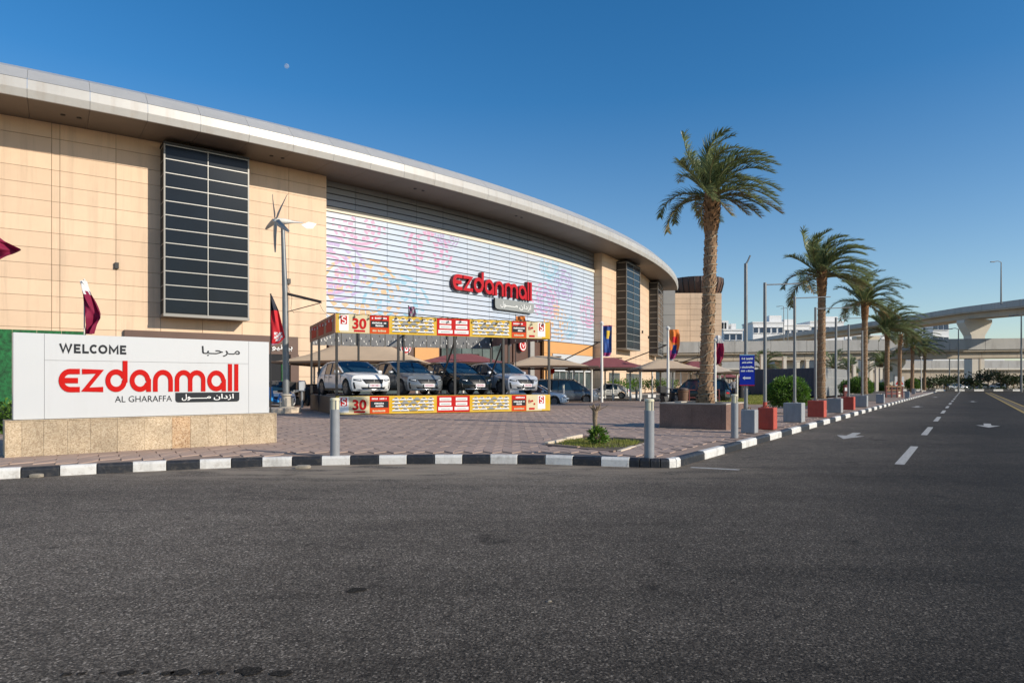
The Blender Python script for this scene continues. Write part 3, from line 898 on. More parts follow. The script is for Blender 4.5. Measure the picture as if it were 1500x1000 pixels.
for u_, v_ in ((104, 162), (406, 222), (614, 270), (760, 312)):
    t = th_of(u_, 1.9); mb = MB()
    for q in (-0.18, 0.18): MB().lathe([(0.14, E_ - 0.06), (0.14, E_ + 0.0)], 10, pt(t + q, 1.9, 0)).build('downlight', 'black', eave, world=True)
# small wall lamps
for u_, v_ in ((171, 389), (423, 412), (941, 486), (950, 494)):
    t = th_of(u_, 3.8); z = z_at(u_, v_, 3.8); mb = MB()
    plate(mb, t - 0.05, t + 0.05, 3.68, z - 0.2, z + 0.2, 0.2, n=1); mb.build('wall_lamp', 'steel_black', mall, world=True)

# mall lettering
def arc2(cx, cy, r, a0, a1, n=14, ry=None):
    return [(cx + r * math.cos(rad(lerp(a0, a1, i / n))), cy + (ry or r) * math.sin(rad(lerp(a0, a1, i / n)))) for i in range(n + 1)]
W = 0.23
h = W / 2
LET = {
    'e': (0.92, [[(0.92, 1 - h), (0.5, 1 - h)] + arc2(0.5, 0.5, 0.5 - h, 90, 270, 12) [1:] + [(0.92, h)], [(0.12, 0.5), (0.84, 0.5)]]),
    'z': (0.95, [[(0.0, 1 - h), (0.80, 1 - h), (0.14, h), (0.95, h)]]),
    'd': (1.04, [arc2(0.5, 0.5, 0.5 - h, 20, 360, 26), [(0.92, 0.42), (0.92, 1.38)]]),
    'a': (1.04, [arc2(0.5, 0.5, 0.5 - h, 0, 340, 26), [(0.92, 0.0), (0.92, 0.58)]]),
    'n': (1.0, [[(h, 0), (h, 0.5)] + arc2(0.5, 0.5, 0.5 - h, 180, 0, 12)[1:] + [(1 - h, 0)]]),
    'm': (1.62, [[(h, 0), (h, 0.55)] + arc2(0.46, 0.55, 0.46 - h, 180, 0, 10, 0.45 - h)[1:] + [(0.92 - h, 0)], [(0.92 - h - 0.001, 0.56)] + arc2(0.81 + 0.345, 0.55, 0.35, 180, 0, 10, 0.45 - h)[1:] + [(1.505, 0)]]),
    'l': (0.26, [[(0.13, 0), (0.13, 1.32)]]),
}
def wordmark(place, depth, mats, name, parent, total=None):
    """place(x) -> (origin, ex, ey) for a letter that starts at x along the word"""
    x = 0
    objs = []
    for ch in 'ezdanmall':
        w, st = LET[ch]
        o_, ex, ey = place(x)
        mb = MB()
        for i, s_ in enumerate(st):
            mb.stroke(s_, W, o_, ex, ey, depth * (1 + 0.012 * i) + 0.002 * i, 0, 1)
        objs.append(mb.build(name, mats, parent, world=True))
        x += w + 0.10
    return x
tot = sum(LET[c][0] + 0.10 for c in 'ezdanmall') - 0.10
ms = thing('mall_name_sign', 'big red 3D letters of the mall name with grey Arabic plate on louvred front', 'sign', pt(-39.5, 4.9, 9.2))
ta, tb = th_of(663, 4.6), th_of(779, 4.6)
def pl(x):
    t = lerp(ta, tb, x / tot); p = pt(t, 4.98, 10.62)
    tg = Vector((-math.sin(rad(t)), math.cos(rad(t)), 0))
    return p, tg * (math.radians(tb - ta) * (BR - 4.98) / tot), Vector((0, 0, 1.55))
wordmark(pl, 0.42, ['letter_red', 'letter_side'], 'letter', ms)
ta2, tb2 = th_of(724, 4.7), th_of(781, 4.7)
tm = (ta2 + tb2) / 2
tg = Vector((-math.sin(rad(tm)), math.cos(rad(tm)), 0))
wd = math.radians(tb2 - ta2) * (BR - 4.98)
po = pt(tm, 4.85, 9.25) - tg * wd / 2
rc = [(0.35, 0), (wd - 0.3, 0), (wd - 0.1, 0.1), (wd, 0.3), (wd, 1.12), (0, 1.12), (0, 0.35), (0.1, 0.1)]
mb = MB().prism(rc, po, tg, Vector((0, 0, 1)), 0.22, 0, 1)
pls = mb.build('arabic_plate', ['plate_grey', 'sign_grey'], ms, world=True)
ARZ = '\ufee5\ufe8d\ufea9\ufeaf\ufe8d'; LW = '\ufedd\ufeee'; MI = '\ufee3'
def arabic_mall(mb, o_, ex, ey, mat=0, lift=0.01):
    """the Arabic name with its long joining stroke, in the box o, ex, ey"""
    text_on(mb, LW, o_ + ex * 0.02, ex * 0.17, ey * 0.95, mat, lift, 0.012)
    text_on(mb, MI, o_ + ex * 0.45 + ey * 0.27, ex * 0.10, ey * 0.32, mat, lift, 0.012)
    n_ = ex.cross(ey).normalized()
    mb.obox(o_ + ex * 0.15 + ey * 0.28 + n_ * lift * 0.5, ex * 0.33, ey * 0.11, n_ * (lift * 0.5 + 0.003 * ex.length / 3), mat)
    text_on(mb, ARZ, o_ + ex * 0.60, ex * 0.38, ey * 0.95, mat, lift, 0.012)
nrm = tg.cross(Vector((0, 0, 1)))
mb = MB(); arabic_mall(mb, po + nrm * 0.22 + tg * 0.75 + Vector((0, 0, 0.2)), tg * (wd - 1.2), Vector((0, 0, 0.72)), lift=0.02)
mb.build('arabic_lettering', 'white', pls, world=True)

# ground floor shop fronts under the louvres
gf = plate(MB(), T_L1 + 0.05, T_R0 - 0.05, 5.5, 0, 6.3, 0.3).build('shop_front', 'wall_brown', mall, world=True)
def shop(u0, u1, z0, z1, mat, name, off=5.3, thick=0.18):
    a, b = th_of(u0, off), th_of(u1, off)
    return plate(MB(), a, b, off, z0, z1, thick).build(name, mat, gf, world=True)
shop(482, 582, 0.2, 3.4, 'glass_shop', 'shop_window')
shop(482, 582, 3.5, 6.2, 'wall_brown', 'shop_fascia', 5.1)
shop(608, 643, 3.0, 5.6, 'wall_orange', 'shop_fascia', 5.05)
shop(584, 606, 3.2, 6.2, 'wall_brown', 'shop_fascia', 5.1)
for q in range(6): shop(647 + q * 15, 661 + q * 15, 0.2, 5.9, 'glass_shop', 'shop_window', 5.3)
shop(738, 750, 0.2, 6.2, 'wall_brown', 'column', 4.95, 0.4)
shop(752, 776, 0.2, 6.2, 'wall_brown', 'shop_fascia', 5.2)
shop(777, 783, 0.2, 6.2, 'wall_grey', 'column', 4.9, 0.4)
shop(797, 868, 5.0, 6.36, 'wall_orange', 'shop_fascia', 4.99, 0.3)
shop(797, 809, 0.2, 4.98, 'wall_orange', 'shop_wall', 5.0, 0.3)
shop(810, 868, 2.9, 4.97, 'sign_white', 'blank_signboard', 5.02, 0.2)
for q in range(6): shop(811 + q * 9.4, 819.5 + q * 9.4, 0.2, 2.85, 'glass_shop', 'shop_window', 5.3)
for q in range(7): shop(810 + q * 9.4, 811 + q * 9.4, 0.2, 2.88, 'mullion', 'mullion', 5.22)
def disc_sign(u, v, rpx, m1, m2, label):
    t = th_of(u, 4.9); z = z_at(u, v, 4.9); p = pt(t, 4.75, z); r = rpx * p.y / 1000
    tg = Vector((-math.sin(rad(t)), math.cos(rad(t)), 0)); up = Vector((0, 0, 1))
    mb = MB()
    for i, (k, m) in enumerate(((1, 0), (0.86, 1), (0.62, 0))):
        mb.prism([(r * k * math.cos(2 * math.pi * j / 24), r * k * math.sin(2 * math.pi * j / 24)) for j in range(24)], p - tg.cross(up) * (0.1 - 0.02 * i), tg, up, 0.12 + 0.02 * i, m)
    mb.stroke([(-0.3 * r, 0.25 * r), (0, -0.3 * r), (0.3 * r, 0.25 * r)], 0.16 * r, p + tg.cross(up) * 0.09, tg, up, 0.02, 1)
    mb.build('round_sign', [m1, m2], gf, world=True, label=label)
disc_sign(593, 509, 9.5, 'white', 'ad_red', 'round white and red shop sign on a brown fascia')
disc_sign(764, 506, 8.5, 'ad_red', 'white', 'round red and white shop sign beside the grey column')
def wall_text(body, u0, u1, v0, v1, off, parent, mat='white'):
    a, b = th_of(u0, off), th_of(u1, off)
    p, q = pt(a, off, 0), pt(b, off, 0)
    zz = z_at((u0 + u1) / 2, v1, off); z1 = z_at((u0 + u1) / 2, v0, off)
    mb = MB(); text_on(mb, body, p + Vector((0, 0, zz)), q - p, Vector((0, 0, z1 - zz)), lift=0.06, offset=0.01); mb.build('lettering', mat, parent, world=True)
wall_text('\ufef2\ufe97\ufeee\ufed3 \ufe93\ufeae\ufee3\ufedb', 513, 546, 503, 514, 5.04, gf)
# brown signboard on the left wall
a, b = th_of(182, 3.7), th_of(436, 3.7)
sb = plate(MB(), a, b, 3.6, 3.75, 5.15, 0.3).build('brown_signboard', 'wall_brown', mall, world=True)
wall_text('\ufeee\ufef4\ufee7\ufeae\ufef4\ufe91', 398, 428, 505, 514, 3.56, sb)
plate(MB(), th_of(330, 3.7), th_of(434, 3.7), 3.55, 0.1, 3.72, 0.3).build('shop_entrance', 'void', mall, world=True)
plate(MB(), th_of(411, 3.7), th_of(421, 3.7), 3.48, 0.6, 3.2, 0.05).build('entrance_poster', 'green_wall', mall, world=True)
plate(MB(), th_of(424, 3.7), th_of(436, 3.7), 3.45, 0.1, 3.74, 0.14).build('entrance_jamb', 'wall_brown', mall, world=True)
# shop fronts in the right wing
for u0, u1 in ((893, 908), (918, 929), (929, 938)):
    plate(MB(), th_of(u0, 3.8), th_of(u1, 3.8), 3.80, 0.2, 2.9, 0.1, n=2).build('shop_window', 'glass_shop', mall, world=True)

# grey stair block, tan tower with dark trussed drum behind the right end of the mall
def block(name, label, cat, u0, u1, d, z1, depth, mat):
    p, q = at(u0, 561, d), at(u1, 561, d)
    o_ = thing(name, label, cat, ((p.x + q.x) / 2, d, 0))
    mb = MB().box(((p.x + q.x) / 2, d + depth / 2, z1 / 2), (q.x - p.x, depth, z1)); w = mb.build('wall', mat, o_, world=True)
    return o_, w, p.x, q.x
gb, w_, x0, x1 = block('grey_stair_block', 'plain grey metal block beside the right end of the mall', 'building', 968, 989, 134, 20.2, 14, 'wall_grey')
for r in range(9):
    mb = MB().box(((x0 + x1) / 2, 133.93, 1.2 + r * 2.1), (x1 - x0 - 0.05, 0.1, 2.05)); mb.build('cladding_panel', 'wall_grey', w_, world=True)
tw, w_, x0, x1 = block('tan_tower', 'tan panelled tower block with dark trussed drum roof behind the palm', 'building', 987.5, 1057, 137.5, 19.6, 22, 'wall_back')
for r in range(18):
    for c in range(3):
        xa, xb = lerp(x0, x1, c / 3), lerp(x0, x1, (c + 1) / 3)
        mb = MB().box(((xa + xb) / 2, 137.44, 0.55 + r * 1.09), (xb - xa - 0.06, 0.1, 1.05)); mb.build('cladding_panel', 'wall_tan', w_, world=True)
    mb = MB().box((x1 + 0.04, 148, 0.55 + r * 1.09), (0.1, 20, 1.05)); mb.build('cladding_panel', 'wall_tan', w_, world=True)
dc = at(1021, 561, 146)
DP = [(0.1, 17.6), (2.6, 18.1), (4.1, 19.4), (5.0, 21.0), (5.4, 22.6), (5.35, 23.6), (0.1, 24.0)]
mb = MB(); mb.lathe(DP, 36, (dc.x, 146, 0))
dr = mb.build('drum_roof', 'wall_brown', tw, world=True, smooth=30)
for i in range(14):
    g_ = rad(180 + i * 14)
    mb = MB().tube([(dc.x + (r_ + 0.06) * math.cos(g_), 146 + (r_ + 0.06) * math.sin(g_), z_) for r_, z_ in DP[1:6]], 0.10, 6); mb.build('roof_rib', 'steel_black', tw, world=True)

# ---------------------------------------------------------------- welcome sign
S0 = gd(10, 670); S1 = gd(403, 648)
SE = (S1 - S0); SL = SE.length; SE.normalize()
SN = Vector((SE.y, -SE.x, 0)); UP = Vector((0, 0, 1))
def st(u, p0=S0, e=SE):
    k = (u - 750) / 1000
    return (k * p0.y - p0.x) / (e.x - k * e.y)
def sz(u, v, p0=S0, e=SE):
    return 1.5 + (561 - v) * (p0 + e * st(u, p0, e)).y / 1000
wsg = thing('welcome_sign', 'white mall welcome sign with red lettering on a speckled granite base', 'sign', tuple((S0 + S1) / 2))
zb0, zb1, zt1 = PZ, PZ + 0.64, PZ + 2.27
mb = MB().obox(S0 + Vector((0, 0, 0)) - SN * 0.55, SE * SL, SN * 0.52, UP * 0.63); base = mb.build('base', 'concrete', wsg, world=True)
us = [10, 32, 64, 99, 133, 172, 212, 252, 279, 305, 332, 357, 380, 403]
for i, (a, b) in enumerate(zip(us, us[1:])):
    ta_, tb_ = st(a), st(b)
    mb = MB().obox(S0 + SE * (ta_ + 0.002) - SN * 0.032, SE * (tb_ - ta_ - 0.004), SN * (0.030 + 0.002 * (i % 3)), UP * 0.64)
    mb.build('granite_slab', 'granite_rust' if a == 252 else 'granite', base, world=True)
for e_ in (0, 1):
    mb = MB().obox(S0 + SE * (SL * e_ - (0.03 if not e_ else 0.0)) - SN * 0.55, SE * 0.03, SN * 0.56, UP * 0.645); mb.build('granite_slab', 'granite', base, world=True)
mb = MB().obox(S0 - SN * 0.56 + UP * 0.645 - SE * 0.03, SE * (SL + 0.06), SN * 0.57, UP * 0.02); mb.build('granite_slab', 'granite', base, world=True)
t0_, t1_ = st(20), st(397)
mb = MB().obox(S0 + SE * t0_ - SN * 0.44 + UP * 0.67, SE * (t1_ - t0_), SN * 0.30, UP * (zt1 - PZ - 0.67)); cab = mb.build('cabinet', 'sign_white', wsg, world=True, bevel=0.01)
ta_, tb_ = st(66), st(367)
zs = zt1 - 0.50
def face_panel(a, b, z0, z1):
    mb = MB().obox(S0 + SE * (a + 0.003) - SN * 0.14 + UP * (z0 - PZ + 0.003), SE * (b - a - 0.006), SN * 0.022, UP * (z1 - z0 - 0.006))
    mb.build('face_panel', 'sign_white', cab, world=True)
face_panel(t0_, ta_, zb1 + 0.03, zt1); face_panel(tb_, t1_, zb1 + 0.03, zt1)
face_panel(ta_, tb_, zs, zt1); face_panel(ta_, tb_, zb1 + 0.03, zs)
def on(t, z): return S0 + SE * t - SN * 0.117 + UP * (z - PZ)
def sbox(u0, u1, v0, v1):
    a, b = st(u0), st(u1); um = (u0 + u1) / 2
    return on(a, sz(um, v1)), SE * (b - a), UP * (sz(um, v0) - sz(um, v1))
_o, _ex, _ey = sbox(88, 187, 504, 517.5)
_u = _ey.length; _k = _ex.length / _u; _t = 0.235; _h = _t / 2
ROM = [('W', 1.45, [[(0.09, 1), (0.42, _h), (0.72, 0.92), (1.03, _h), (1.36, 1)]]), ('E', 0.78, [[(_h, 0), (_h, 1)], [(_h, 1 - _h), (0.74, 1 - _h)], [(_h, 0.5), (0.66, 0.5)], [(_h, _h), (0.76, _h)]]), ('L', 0.66, [[(_h, 1), (_h, _h), (0.74, _h)]]),
       ('C', 0.84, [arc2(0.5, 0.5, 0.5 - _h, 45, 315, 18)]), ('O', 1.06, [arc2(0.53, 0.5, 0.53 - _h, 0, 360, 26, 0.5 - _h)]), ('M', 1.16, [[(_h, 0), (_h, 0.88), (0.58, 0.30), (1.16 - _h, 0.88), (1.16 - _h, 0)]]), ('E', 0.78, [[(_h, 0), (_h, 1)], [(_h, 1 - _h), (0.74, 1 - _h)], [(_h, 0.5), (0.66, 0.5)], [(_h, _h), (0.76, _h)]])]
_w = sum(r[1] for r in ROM) + 6 * 0.17; _x = 0
for _c, _a, _s in ROM:
    mb = MB()
    for _i, _p in enumerate(_s): mb.stroke(_p, _t, _o + SE * (_x / _w * _ex.length), SE * (_ex.length / _w), UP * _u, 0.005 + 0.0006 * _i)
    mb.build('welcome_letter', 'sign_grey', wsg, world=True); _x += _a + 0.17
mb = MB(); text_on(mb, '\ufe8e\ufe92\u0640\ufea3\ufeae\u0640\ufee3', *sbox(298, 354, 507, 522), offset=0.012, lift=0.004); mb.build('arabic_lettering', 'sign_grey', wsg, world=True)
mb = MB(); text_on(mb, 'AL GHARAFFA', *sbox(170, 254, 579.5, 588.5), lift=0.004); mb.build('place_lettering', 'sign_grey', wsg, world=True)
a_, b_ = st(87), st(352)
zl = sz(220, 573.5); xh = sz(220, 541) - zl
wordmark(lambda x: (on(a_ + (b_ - a_) * x / tot, zl), SE * ((b_ - a_) / tot), UP * xh), 0.012, ['sign_red', 'sign_red'], 'name_letter', wsg)
o_, ex, ey = sbox(259, 353, 574.5, 588.5)
wd_, hd_ = ex.length, ey.length
rc = [(0.05, 0), (wd_ - 0.05, 0), (wd_ - 0.015, 0.015), (wd_, 0.05), (wd_, hd_), (0, hd_), (0, 0.05), (0.015, 0.015)]
mb = MB().prism(rc, o_, SE, UP, 0.008); apl = mb.build('arabic_plate', 'sign_grey', wsg, world=True)
mb = MB(); arabic_mall(mb, o_ + SN * 0.008 + SE * 0.1 + UP * 0.035, SE * (wd_ - 0.2), UP * (hd_ - 0.06), lift=0.003); mb.build('arabic_lettering', 'white', apl, world=True)

# ---------------------------------------------------------------- bollards
def bollard(p, h, r, label, group='grey light bollards'):
    o_ = thing('light_bollard', label, 'bollard', tuple(p), group=group)
    mb = MB().lathe([(r, -0.01), (r, h * 0.80)], 24); mb.build('post', 'bollard_grey', o_, smooth=40)
    mb = MB().lathe([(r * 0.88, h * 0.80), (r * 0.88, h * 0.955)], 20); mb.build('lantern', 'lantern', o_, smooth=40)
    mb = MB()
    for k in range(4):
        g_ = k * math.pi / 2 + 0.5
        mb.box((r * 0.9 * math.cos(g_), r * 0.9 * math.sin(g_), h * 0.88), (0.018, 0.018, h * 0.16), g_)
    mb.lathe([(r * 0.5, h * 0.80), (r * 0.06, h * 0.93)], 12); mb.build('lantern_cage', 'galv', o_)
    mb = MB().lathe([(r * 1.0, h * 0.955), (r * 1.0, h * 0.985), (r * 0.8, h)], 24); mb.build('cap', 'bollard_grey' if r < 0.1 and h > 1.1 else 'lantern', o_, smooth=40)
bollard(gd(490.5, 667), 1.07, 0.088, 'grey light bollard at the kerb beside the yellow car booth banner')
bollard(gd(951, 670), 1.06, 0.09, 'grey light bollard at the black kerb corner in front of the grass bed')
bollard(gd(1076, 640.5), 1.07, 0.088, 'grey light bollard between the palm planter and the concrete blocks')
bollard(Vector((3.5, 46.5, PZ)), 1.25, 0.085, 'pale bollard in front of the dark minivan')
bollard(Vector((11.3, 62, 0.0)), 1.2, 0.1, 'bollard right of the white sedan in the car park')

# ---------------------------------------------------------------- car show booth
B0 = gd(492, 608); B1 = gd(806, 602)
BE = (B1 - B0); BL = BE.length; BE.normalize(); BN = Vector((BE.y, -BE.x, 0))
BD, BH, FH, PH = 7.3, 4.25, 0.80, 0.80
def bp(t, s_, z): return B0 + BE * t - BN * s_ + UP * z
booth = thing('car_show_booth', 'black framed car display booth with yellow and red promotional banners', 'display booth', tuple(bp(BL / 2, BD / 2, 0)))
mb = MB().obox(bp(0, BD, 0), BE * BL, BN * (BD - 0.06), UP * (PH - 0.05)); dk = mb.build('platform', 'deck_black', booth, world=True)
for i in range(10):
    mb = MB().obox(bp(BL * i / 10 + 0.01, BD, PH - 0.05), BE * (BL / 10 - 0.02), BN * (BD - 0.08), UP * 0.03); mb.build('deck_panel', 'panel_grey', dk, world=True)
def bt(u): return st(u, B0, BE)
fposts = [0.04, bt(584), bt(667), bt(738), BL - 0.04]
for t in fposts:
    mb = MB().obox(bp(t - 0.05, 0.10, 0.0), BE * 0.10, BN * 0.08, UP * (BH - 0.1)); mb.build('post', 'steel_black', booth, world=True)
for t in (0.04, 2.45, 4.9, 7.4, BL - 0.04):
    mb = MB().obox(bp(t - 0.05, BD, 0), BE * 0.10, BN * 0.10, UP * (BH - 0.1)); mb.build('post', 'steel_black', booth, world=True)
for t in (0.04, BL - 0.04):
    mb = MB().obox(bp(t - 0.05, BD * 0.66, 0), BE * 0.10, BN * 0.10, UP * (BH - 0.1)); mb.build('post', 'steel_black', booth, world=True)
for t, s_ in ((bt(667), 1), (bt(738), 1)):
    mb = MB().tube([bp(t + 0.1, 0.15, BH - FH), bp(t - 0.35, 1.6, PH)], 0.04, 6); mb.build('diagonal_brace', 'steel_black', booth, world=True)
for i in (0, 4, 8):
    mb = MB().obox(bp(BL * i / 8 - (0.05 if i == 8 else 0), BD - 0.1, BH - 0.22), BE * 0.05, BN * (BD - 0.2), UP * 0.08); mb.build('roof_beam', 'steel_black', booth, world=True)
# fascia: front banner carrier, sides, back panels seen from inside
mb = MB().obox(bp(0, 0.05, BH - FH), BE * BL, BN * 0.04, UP * FH); fa = mb.build('front_fascia', 'ad_yellow', booth, world=True)
mb = MB().obox(bp(0, 0.045, 0.03), BE * BL, BN * 0.04, UP * (PH - 0.03)); fb = mb.build('base_banner', 'ad_yellow', booth, world=True)
mb = MB().obox(bp(-0.04, BD, BH - FH), BE * 0.04, BN * (BD - 0.0), UP * FH); fs_ = mb.build('side_fascia', 'ad_back', booth, world=True)
mb = MB().obox(bp(BL, BD, BH - FH), BE * 0.04, BN * (BD - 0.0), UP * FH); mb.build('side_fascia', 'ad_back', booth, world=True)
for i in range(13):
    mb = MB().obox(bp(BL * i / 13 + 0.015, BD, BH - FH - 0.15), BE * (BL / 13 - 0.03), BN * 0.04, UP * (FH + 0.1)); mb.build('back_panel', 'panel_grey', booth, world=True)
mb = MB().obox(bp(0, BD + 0.05, BH - FH - 0.1), BE * BL, BN * 0.045, UP * FH); mb.build('back_fascia', 'ad_yellow', booth, world=True)
for i in range(3):      # red panels on the side fascia
    mb = MB().obox(bp(-0.05, BD * (0.3 + 0.3 * i), BH - FH + 0.12), BE * 0.008, BN * 1.5, UP * 0.55); mb.build('side_print', 'ad_red', fs_, world=True)
# printed banner: white and dark little cars, red panels, big 30
PRN = ['ad_yellow', 'ad_red', 'ad_orange', 'ad_cream', 'white', 'sign_grey', 'plate_grey']
def banner(par, zb, zt, tall):
    fr = [bt(380 + x / 3.261) for x in (383, 420, 527, 620, 848, 1005, 1205, 1275, 1391)]
    fr[0] = 0.03; fr[-1] = BL - 0.03
    H_ = zt - zb
    def R(name, a, b, z0, z1, mat, lift):
        mb = MB().obox(bp(a, -0.0005 - lift + 0.005, zb + z0 * H_), BE * (b - a), -BN * 0.004, UP * ((z1 - z0) * H_)); return mb.build(name, PRN[mat], par, world=True)
    def T(name, body, a, b, z0, z1, mat, off=0.015):
        mb = MB(); text_on(mb, body, bp(a, -0.010, zb + z0 * H_), BE * (b - a), UP * ((z1 - z0) * H_), lift=0.004, offset=off); mb.build(name, PRN[mat], par, world=True)
    def SCR(a, b, z0, z1, mat):                                   # print too small to read: a row of letter-sized marks
        mb = MB(); x = a
        while x < b - 0.03:
            w_ = random.uniform(0.03, 0.055)
            if random.random() > 0.12: mb.obox(bp(x, -0.006, zb + z0 * H_), BE * w_, BN * 0.004, UP * ((z1 - z0) * H_ * random.uniform(0.75, 1.0)))
            x += w_ + 0.014
        mb.build('offer_print', PRN[mat], par, world=True)
    R('cream_print', fr[0] + 0.02, fr[2] - 0.01, 0.02, 0.98, 3, 0.003)
    R('cream_print', fr[7] + 0.01, fr[8] - 0.02, 0.02, 0.98, 3, 0.003)
    R('yellow_print', fr[0] + 0.03, fr[0] + 0.14, 0.02, 0.98, 0, 0.006); R('yellow_print', fr[8] - 0.42, fr[8] - 0.03, 0.02, 0.98, 0, 0.006)
    for (a, m) in ((fr[0] + 0.16, 1), (fr[8] - 0.58, 1)):        # small store logo: red square with a white S
        R('logo_tile', a - 0.06, a + 0.34, 0.12, 0.95, 4, 0.007); R('logo_square', a, a + 0.27, 0.46, 0.90, 1, 0.009)
        mb = MB(); c0 = bp(a + 0.135, -0.013, zb + 0.68 * H_); r_ = 0.07 * H_ / 0.8
        mb.stroke(arc2(0, r_, r_, 20, 270, 10) + arc2(0, -r_, r_, 90, -160, 10)[1:], 0.05 * H_ / 0.8, c0, BE, UP, 0.003); mb.build('logo_mark', 'white', par, world=True)
    T('thirty_print', '30', fr[0] + 0.66, fr[2] - 0.14, 0.22, 0.80, 1, 0.03)
    R('ribbon_print', fr[0] + 0.72, fr[2] - 0.2, 0.07, 0.18, 1, 0.008)
    T('thirty_print', '\u0663\u0660', fr[7] + 0.10, fr[7] + 0.48, 0.24, 0.80, 1, 0.03); R('ribbon_print', fr[7] + 0.14, fr[7] + 0.44, 0.08, 0.2, 1, 0.008)
    for a, b in ((fr[2], fr[3]), (fr[6], fr[7])):
        R('red_print', a, b, 0.02, 0.98, 2, 0.004); R('red_print', a + 0.02, b - 0.02, 0.72, 0.96, 1, 0.007); R('dark_print', a + 0.03, b - 0.03, 0.34, 0.70, 5, 0.007)
        for (p_, q_, z0, z1, m_) in ((a + 0.10, b - 0.10, 0.54, 0.63, 4), (a + 0.25, b - 0.22, 0.39, 0.49, 4), (a + 0.09, b - 0.09, 0.79, 0.89, 4), (a + 0.12, b - 0.12, 0.11, 0.22, 3)): SCR(p_, q_, z0, z1, m_)
    a, b = fr[4], fr[5]
    R('red_print', a, b, 0.02, 0.98, 1, 0.004)
    for q in range(2):
        x0 = lerp(a, b, 0.04 + 0.49 * q); x1 = x0 + (b - a) * 0.43
        for r in range(3): R('white_print', x0 + 0.06 * (r > 0), x1 - 0.06 * (r > 0), 0.14 + 0.27 * r, 0.33 + 0.27 * r, 4, 0.007)
        for r in range(3): R('text_line', x0 + 0.12, x1 - 0.12, 0.20 + 0.27 * r, 0.24 + 0.27 * r, 6, 0.010)
    for a, b in ((fr[3], fr[4]), (fr[5], fr[6])):                  # rows of small printed cars
        for r in range(4):
            n = 6 - abs(r - 1) % 2
            for c in range(n):
                x = lerp(a, b, 0.06 + 0.88 * (c + 0.5 * (r % 2) * 0) / n); w_ = (b - a) * 0.88 / n * 0.97; zz = 0.12 + 0.2 * r
                if 0.44 < (x + w_ / 2 - a) / (b - a) < 0.56 and r in (1, 2): mcol = 6
                else: mcol = (4, 4, 6, 4, 4)[(r * 3 + c) % 5]
                hh = 0.185 * H_
                poly = [(0, 0.1), (0.03, 0.45), (0.22, 0.55), (0.36, 0.98), (0.72, 1.0), (0.88, 0.58), (1, 0.45), (1, 0.1)]
                mb = MB().prism([(p * w_, q * hh) for p, q in poly], bp(x, -0.006, zb + zz * H_), BE, UP, 0.003, mcol)
                mb.prism([(0.06 * w_, 0.0), (0.94 * w_, 0), (0.94 * w_, 0.14 * hh), (0.06 * w_, 0.14 * hh)], bp(x, -0.0075, zb + zz * H_), BE, UP, 0.003, 5)
                mb.prism([(0.26 * w_, 0.56 * hh), (0.38 * w_, 0.90 * hh), (0.70 * w_, 0.90 * hh), (0.82 * w_, 0.58 * hh)], bp(x, -0.008, zb + zz * H_), BE, UP, 0.003, 5 if mcol == 4 else 6)
                mb.build('car_print', PRN, par, world=True)
banner(fa, BH - FH, BH, True)
banner(fb, 0.03, PH, False)
# bulb strings
def bulb(p, par):
    mb = MB().lathe([(0.012, 0.05), (0.018, 0.0), (0.03, -0.035), (0.026, -0.06), (0.001, -0.075)], 8, p); mb.build('bulb', 'bulb', par, world=True)
for i in range(17):
    x = BL * (i + 0.3) / 17
    mb = MB().lathe([(0.02, 0.0), (0.03, -0.06), (0.001, -0.11)], 6, bp(x, -0.06, BH - 0.1 + 0.03 * math.sin(i * 2.1))); mb.tube([bp(x, 0.0, BH + 0.01), bp(x, -0.06, BH - 0.1)], 0.008, 4); mb.build('bulb', 'steel_black', booth, world=True)
    bulb(bp(x, 0.5, BH - FH - 0.06), booth)
    bulb(bp(x, BD * 0.5, BH - FH - 0.1), booth); bulb(bp(x + 0.25, BD - 0.25, BH - FH - 0.02), booth); bulb(bp(x, BD - 0.2, BH - FH + 0.25), booth)
for i in range(9):
    bulb(bp(0.1, BD * (i + 0.5) / 9, BH - FH - 0.05), booth); bulb(bp(-0.08, BD * (i + 0.5) / 9, BH - 0.25 + 0.04 * math.sin(i * 2)), booth)
for s_ in (0.02, BD - 0.05):
    mb = MB().tube([bp(BL * i / 34, s_ - 0.05, BH + 0.03 - 0.05 * (i % 2)) for i in range(35)], 0.008, 4); mb.build('light_cable', 'steel_black', booth, world=True)

